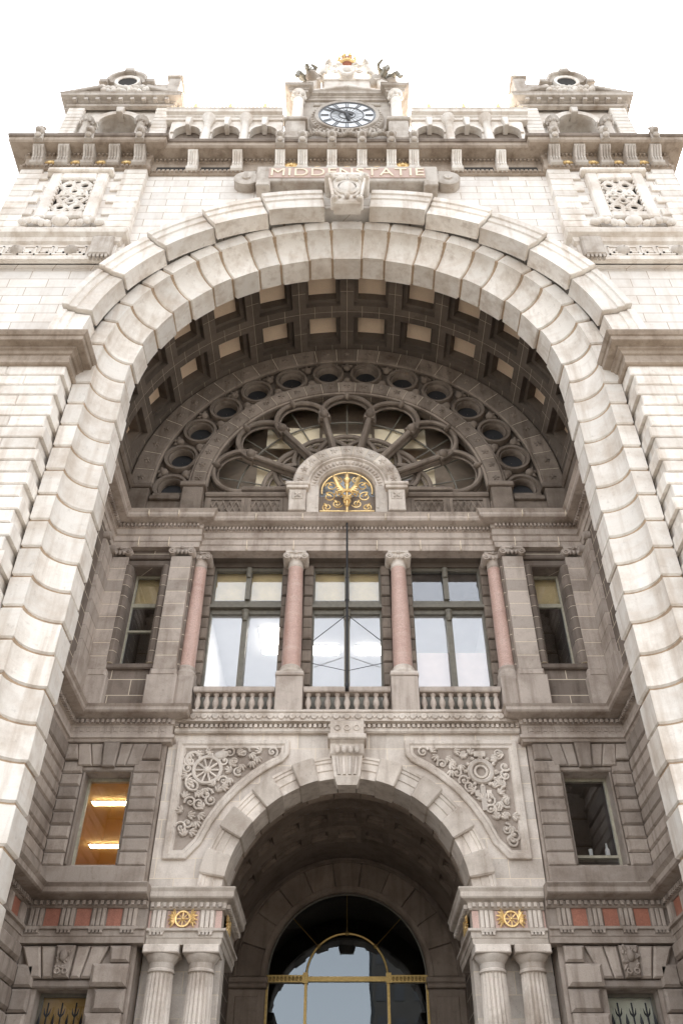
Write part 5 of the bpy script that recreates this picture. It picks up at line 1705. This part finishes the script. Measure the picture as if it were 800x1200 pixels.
# door-storey side bays: flat arches over barred windows
for s in (-1, 1):
    X0, X1, ZT4, ZB4 = 5.42, 6.5, 4.18, 0.4
    YF = 20.0
    m = MB()
    m.box(s * 4.52, s * X0, YF + 0.05, 20.7, -H, 5.05); m.box(s * X1, s * 7.05, YF + 0.05, 20.7, -H, 5.05)
    m.box(s * X0, s * X1, YF + 0.05, 20.7, ZT4, 5.05); m.box(s * X0, s * X1, YF + 0.05, 20.7, -H, ZB4)
    part('side_bay_wall', m, 'grey')
    m = MB()
    xs_t = [4.6, 5.08, 5.48, 5.78, 6.2, 6.55, 6.96]
    xs_b = [4.98, 5.36, 5.6, 5.82, 6.16, 6.4, 6.66]
    for i in range(6):
        yy = YF - (0.12 if i != 3 else 0.2)
        if i in (0,):
            m.rpoly([(s * 4.62, 4.98), (s * 4.62, 4.66), (s * 5.02, 4.66), (s * 5.06, 4.98)], yy - .05, 20.3, 0.05)
        else:
            m.rpoly([(s * (xs_t[i] + .01), 4.98), (s * (xs_b[i] + .01), 4.36), (s * (xs_b[i + 1] - .01), 4.36), (s * (xs_t[i + 1] - .01), 4.98)], yy, 20.3, 0.04)
    m.rblock(s * (X0 - 0.1), s * (X1 + 0.15), YF - 0.04, 20.3, ZT4 + .01, ZT4 + 0.16, 0.03)
    z = 4.64
    k = 0
    while z > -H:
        hh = 0.46
        m.rblock(s * 4.6, s * (X0 - (0.1 if k % 2 else 0.0) - 0.06), YF - (0.22 if k % 2 == 0 else 0.14), 20.3, z - hh + .015, z - .015, 0.07)
        m.rblock(s * (X1 + 0.08), s * 6.98, YF - 0.12, 20.3, z - hh + .015, z - .015, 0.05)
        m.rblock_x(s * 6.9, s * 7.3, 16.4, YF - 0.2, z - hh + .015, z - .015, 0.06)
        z -= hh; k += 1
    m.rblock_x(s * 6.9, s * 7.3, 16.4, YF - 0.2, 4.66, 4.99, 0.06)
    part('door_storey_blocks', m, 'grey')
    m = MB()
    # carved keystone face
    kx = s * 5.99
    for q in range(20):
        m.leaf(kx + rnd.uniform(-.14, .14), rnd.uniform(4.42, 4.9), YF - 0.2, rnd.uniform(.08, .18), .06, rnd.uniform(0, 360), .04)
    m.ball((kx, YF - 0.22, 4.76), (0.09, 0.09, 0.12)); m.ring_y(kx - 0.08, 4.47, 0.05, YF - 0.22, 0.02, 10); m.ring_y(kx + 0.08, 4.47, 0.05, YF - 0.22, 0.02, 10)
    part('carved_keystone', m, 'grey', smooth=True)
    f = MB()
    for (xa, xb, za, zz) in ((X0, X0 + .06, ZB4, ZT4), (X1 - .06, X1, ZB4, ZT4), (X0 + .061, X1 - .061, ZT4 - .07, ZT4)):
        f.box(s * xa, s * xb, 20.42, 20.52, za, zz)
    w = part('window', f, 'frame')
    obj('pane', MB().box(s * X0, s * X1, 20.5, 20.51, ZB4, ZT4), 'glasslow', w)
    obj('blind', MB().box(s * X0, s * X1, 20.62, 20.64, ZB4, ZT4), 'palelit' if s > 0 else 'roomwarm', w)  # flat sheets, the light behind the grilles put into their colour
    m = MB()
    for k in range(7):
        xx = s * (X0 + 0.1 + k * 0.147)
        if k % 2 == 0:
            m.tube([(xx, 20.3, ZB4), (xx, 20.3, 3.5), (xx, 20.3, 3.62), (xx, 20.3, 3.78)], [.015, .015, .035, .003], 6)
        else:
            m.tube([(xx, 20.3, ZB4), (xx, 20.3, 3.98)], 0.018, 6)
            for s2 in (-1, 1):
                pts = [(xx + s2 * (0.0 + 0.07 * math.sin(R(q * 30))) , 20.3, 3.42 + 0.16 * (q / 8) + (0.05 * math.sin(R(q * 45)))) for q in range(9)]
                m.tube(pts, 0.014, 5)
                m.ring_y(xx + s2 * 0.06, 3.5, 0.045, 20.3, 0.014, 12)
                m.tube([(xx, 20.3, 3.72), (xx + s2 * 0.05, 20.3, 3.78), (xx + s2 * 0.07, 20.3, 3.88)], [0.018, 0.018, 0.004], 5)
    for zz in (0.8, 2.2, 3.38):
        m.box(s * X0, s * X1, 20.285, 20.315, zz, zz + 0.035)
    part('window_grille', m, 'iron')

# ================================================================== THINGS OF THEIR OWN
# flagpole with the gilded caduceus
FP = tag(empty('flagpole', (0, 19.75, 11.1 + H)), 'thin dark flagpole with gilded caduceus top fixed to the balcony rail before the middle window', 'flagpole')
ypole = 19.72
m = MB(); m.tube([(0, ypole, 11.1), (0, ypole, 14), (0, ypole, 16.86)], [0.034, 0.032, 0.028], 10); m.box(-0.05, 0.05, ypole - 0.05, 19.965, 11.12, 11.2); m.ball((0, ypole, 11.09), 0.05); obj('pole', m, 'iron', FP, True)
m = MB(); m.lathe(0, ypole, [(0.05, 16.86), (0.12, 16.9), (0.06, 16.95), (0.11, 17.0), (0.12, 17.06), (0.05, 17.1), (0.045, 17.35)], 14); obj('collar', m, 'gold', FP, True)
m = MB(); m.lathe(0, ypole, [(0.045, 17.3), (0.04, 17.9), (0.05, 18.2), (0.09, 18.28), (0.05, 18.34), (0.12, 18.46), (0.12, 18.5), (0.05, 18.55), (0.07, 18.66), (0.02, 18.8)], 14)
for s in (-1, 1):
    pts = []
    for q in range(40):
        u = q / 39
        a = u * 5 * PI
        pts.append((s * math.sin(a) * (0.04 + 0.17 * u), ypole - math.cos(a) * 0.06, 17.35 + 0.8 * u))
    m.tube(pts, 0.035, 6); m.ball((pts[-1][0], pts[-1][1], pts[-1][2] + .03), 0.06)
    for k in range(8):
        u = k / 7
        base = (s * (0.07 + 0.03 * k), ypole, 18.0 + 0.035 * k)
        tip = (s * (0.30 + 0.022 * k), ypole - 0.02, 17.98 + 0.085 * k + 0.1 * u)
        m.tube([base, ((base[0] + tip[0]) / 2, ypole - .03, (base[2] + tip[2]) / 2 + .03), tip], [0.05, 0.065, 0.015], 6)
obj('caduceus', m, 'gold', FP, True)
m = MB()
m.tube([(-0.02, ypole, 13.35), (-0.95, 20.1, 12.75)], 0.012, 5); m.tube([(0.02, ypole, 13.35), (0.95, 20.1, 12.75)], 0.012, 5)
m.tube([(-0.02, ypole, 11.6), (-0.95, 20.1, 12.05)], 0.010, 5); m.tube([(0.02, ypole, 11.6), (0.95, 20.1, 12.05)], 0.010, 5)
obj('stay_wires', m, 'iron', FP)

# statues on the shoulders of the clock gable
def statue(name, joints, edges, radii, mat, label):
    me = bpy.data.meshes.new(name)
    me.from_pydata([Vector(j) for j in joints], edges, [])
    o = bpy.data.objects.new(name, me); COL.objects.link(o)
    me.materials.append(M[mat])
    sk = o.modifiers.new('skin', 'SKIN')
    o.modifiers.new('sub', 'SUBSURF').render_levels = 1
    for i, r in enumerate(radii):
        me.skin_vertices[0].data[i].radius = (r, r)
    me.skin_vertices[0].data[0].use_root = True
    for p in me.polygons: p.use_smooth = True
    tag(o, label, 'statue', 'bronze figures on the clock gable')
    return o
# seated figure, base at origin, facing -y
J = [(0, 0, 0.45), (0, -0.02, 0.75), (0, -0.03, 1.02), (0, -0.04, 1.14), (0, -0.07, 1.26), (0, -0.1, 1.36),
     (-0.2, -0.02, 1.02), (-0.34, -0.1, 0.75), (-0.28, -0.32, 0.62),
     (0.2, -0.02, 1.02), (0.36, -0.1, 0.78), (0.3, -0.36, 0.62),
     (-0.12, -0.1, 0.42), (-0.17, -0.48, 0.46), (-0.2, -0.46, 0.08), (-0.2, -0.6, 0.03),
     (0.12, -0.1, 0.42), (0.2, -0.5, 0.4), (0.32, -0.52, 0.05), (0.33, -0.66, 0.02)]
E = [(0, 1), (1, 2), (2, 3), (3, 4), (4, 5), (2, 6), (6, 7), (7, 8), (2, 9), (9, 10), (10, 11), (0, 12), (12, 13), (13, 14), (14, 15), (0, 16), (16, 17), (17, 18), (18, 19)]
RR = [0.17, 0.15, 0.17, 0.075, 0.125, 0.1, 0.085, 0.07, 0.05, 0.085, 0.07, 0.05, 0.13, 0.105, 0.07, 0.05, 0.13, 0.105, 0.07, 0.05]
stl = statue('statue', J, E, RR, 'bronze', 'dark bronze seated figure on the sloping gable shoulder on the tower side without a raised trumpet')
stl.location = (-1.5, YG + 0.1, 35.62 + H)
stl['label'] = 'crouching dark bronze figure on the clock gable shoulder with a rounded hunched outline'
stl.rotation_euler = (0, 0, R(-35))
J2 = [tuple(p) for p in J]
J2[7] = (-0.38, -0.16, 0.86); J2[8] = (-0.34, -0.42, 0.92)
str_ = statue('statue', J2, E, RR, 'bronze', 'dark bronze figure on the clock gable shoulder with a pale wing raised behind its arm')
str_.location = (1.5, YG + 0.1, 35.62 + H)
str_.rotation_euler = (0, 0, R(35)); str_.scale = (1.15, 1.15, 1.15); stl.scale = (1.15, 1.15, 1.15)
# rock seats and the wing
for o, s in ((stl, -1), (str_, 1)):
    m = MB()
    for q in range(7):
        m.ball((rnd.uniform(-.3, .3), rnd.uniform(-.2, .2), rnd.uniform(-0.05, 0.25) - H), (0.26, 0.26, 0.22), q)
    c = obj('rock_seat', m, 'weather', None, True)
    c.location = (0, 0.05, 0); c.parent = o
    c.location.z = -0.1
    m = MB()
    if s > 0:
        for q in range(5):
            m.ball((0.26 + 0.07 * q, 0.16, 1.15 + 0.09 * q - H), (0.17, 0.05, 0.09), 0.9 - 0.12 * q)
    else:
        m.ball((-0.12, 0.12, 0.85 - H), (0.26, 0.16, 0.32)); m.ball((-0.25, 0.1, 0.5 - H), (0.24, 0.2, 0.3), 0.3); m.ball((0.1, 0.14, 0.6 - H), (0.25, 0.16, 0.32))
    w = obj('wing' if s > 0 else 'cloak', m, 'white' if s > 0 else 'bronze', None, True)
    wl = w.location.copy(); w.parent = o; w.location = (wl.x, wl.y, wl.z + 0.0)

# lamps in the rooms
def lamp(x, y, z, lx, ly, mat, label, group):
    m = MB(); m.box(x - lx / 2 - .05, x + lx / 2 + .05, y - ly / 2 - .03, y + ly / 2 + .03, z - 0.03, z - .001)
    o = obj('ceiling_light', m, 'white_plastic')
    tag(o, label, 'ceiling light', group)
    d = MB(); d.box(x - lx / 2, x + lx / 2, y - ly / 2, y + ly / 2, z - 0.07, z - 0.031)
    obj('diffuser', d, mat, o)
    return o
lamp(-6.35, 22.5, 9.2, 0.95, 0.16, 'lamp', 'glowing strip light nearer the glass in the amber lit window at lower left', 'strip lights in the amber room')
lamp(-7.05, 25.7, 9.2, 1.15, 0.18, 'lamp', 'glowing strip light deeper inside the amber lit window at lower left', 'strip lights in the amber room')
lamp(-2.55, 24.6, 15.66, 0.65, 1.6, 'lampw', 'bright ceiling panel seen through the left window above the balustrade', 'ceiling panels behind the loggia windows')
lamp(-0.75, 25.2, 15.66, 0.9, 0.5, 'lampw', 'bright ceiling panel behind the middle balcony window, on the left of the flagpole', 'ceiling panels behind the loggia windows')
lamp(0.75, 25.2, 15.66, 0.9, 0.5, 'lampw', 'bright ceiling panel behind the middle balcony window, on the right of the flagpole', 'ceiling panels behind the loggia windows')
# things on the inner sill of the dark window
for (x, h_, r0, nm, lb) in ((5.78, 0.2, 0.05, 'paper_cup', 'small white cup on the sill of the dark lower right window'), (6.18, 0.34, 0.055, 'bottle', 'white bottle standing on the sill of the dark lower right window')):
    m = MB()
    if nm == 'bottle':
        m.lathe(x, 20.6, [(r0, 7.06), (r0, 7.06 + h_ * .55), (r0 * .45, 7.06 + h_ * .72), (r0 * .4, 7.06 + h_)], 12)
    else:
        m.lathe(x, 20.6, [(r0 * .75, 7.06), (r0, 7.06 + h_), (r0 * .95, 7.06 + h_)], 12)
    tag(obj(nm, m, 'white_plastic', None, True), lb, nm.replace('_', ' '))
part('inner_sill', MB().box(5.44, 6.4, 20.52, 20.7, 7.0, 7.058), 'palefr')

# ================================================================== GROUND AND THE STREET BEHIND
asph = stone('asphalt', (0.06, 0.06, 0.06), (0.04, 0.04, 0.04), 0.4, 0.1)
M['blackish'] = stone('near_black_brick', (0.05, 0.045, 0.04), (0.025, 0.022, 0.02), 0.5, 0.2)  # near-black brick so the mirrored building reads dark
pave = stone('paving', (0.20, 0.185, 0.165), (0.13, 0.115, 0.10), 0.4, 0.1, joints=(0.6, 0.6, (0.15, 0.14, 0.13), 0.01))
m = MB(); m.quad((-900, -900, -H), (900, -900, -H), (900, 900, -H), (-900, 900, -H)); tag(obj('ground', m, asph), kind='structure')
m = MB(); m.box(-40, 40, -22, 24.4, -H, -H + 0.12); tag(obj('pavement', m, pave), kind='structure')
# houses across the square, seen only in the door glass
def house(x0, x1, y, d, h, mat, label, cols, floors, fh=3.4):
    m = MB(); m.box(x0, x1, y - d, y, -H, h - H)
    o = tag(obj('office_building', m, mat), label, 'building')
    wn = MB()
    for i in range(floors):
        for k in range(cols):
            xx = x0 + (x1 - x0) * (k + 0.5) / cols
            ww = (x1 - x0) / cols * 0.55
            wn.box(xx - ww / 2, xx + ww / 2, y + .01, y + 0.06, 1.0 + i * fh - H + 0.3, 1.0 + i * fh + 2.2 - H)
    obj('windows', wn, 'black', o)
    tr_ = MB(); tr_.box(x0 - .3, x1 + .3, y - d, y + .5, h - H, h - H + 0.6)
    obj('roof', tr_, 'roof', o)
    return o
house(2.9, 20, -55, 16, 33, 'blackish', 'tall dark building with rows of windows mirrored in the glass of the door', 8, 8, 3.7)
# ================================================================== SKY, SUN, CAMERA
w = bpy.data.worlds.new('World'); SC.world = w
w.use_nodes = True
nt = w.node_tree
for n in list(nt.nodes): nt.nodes.remove(n)
out = nt.nodes.new('ShaderNodeOutputWorld')
bg = nt.nodes.new('ShaderNodeBackground')
sky = nt.nodes.new('ShaderNodeTexSky')
sky.sky_type = 'NISHITA'
sky.sun_disc = False
SUN_EL, SUN_AZ = 56, 28         # azimuth from +Y (behind the facade) towards +X
sky.sun_elevation = R(SUN_EL)
sky.sun_rotation = R(SUN_AZ)
sky.dust_density = 3.0
sky.air_density = 1.0
hs = nt.nodes.new('ShaderNodeHueSaturation')
hs.inputs['Saturation'].default_value = 0.16
nt.links.new(sky.outputs[0], hs.inputs['Color'])
nt.links.new(hs.outputs[0], bg.inputs[0])
bg.inputs[1].default_value = 0.15
nt.links.new(bg.outputs[0], out.inputs[0])
sl = bpy.data.lights.new('sun', 'SUN')
sl.energy = 3.0
sl.angle = R(0.5)
sl.color = (1, 0.95, 0.88)
so = bpy.data.objects.new('sun', sl); COL.objects.link(so)
d = Vector((math.sin(R(SUN_AZ)) * math.cos(R(SUN_EL)), math.cos(R(SUN_AZ)) * math.cos(R(SUN_EL)), math.sin(R(SUN_EL))))
so.rotation_euler = d.to_track_quat('Z', 'Y').to_euler()
so.location = (30, 30, 60)

cam = bpy.data.cameras.new('camera')
co = bpy.data.objects.new('camera', cam); COL.objects.link(co)
co.location = (0, 0, H)
co.rotation_euler = (R(90 + 41), 0, 0)
cam.sensor_fit = 'VERTICAL'
cam.sensor_height = 36
cam.lens = 36 * 1000 / 1200
cam.shift_x = -6.5 / 1200
cam.clip_start = 0.1
cam.clip_end = 3000
SC.camera = co
SC.render.engine = 'CYCLES'
SC.cycles.max_bounces = 6
SC.cycles.diffuse_bounces = 4
SC.cycles.transparent_max_bounces = 8
SC.cycles.use_denoising = True
vs = SC.view_settings
vs.view_transform = 'Standard'
vs.look = 'None'
vs.exposure = 2.4
vs.gamma = 1
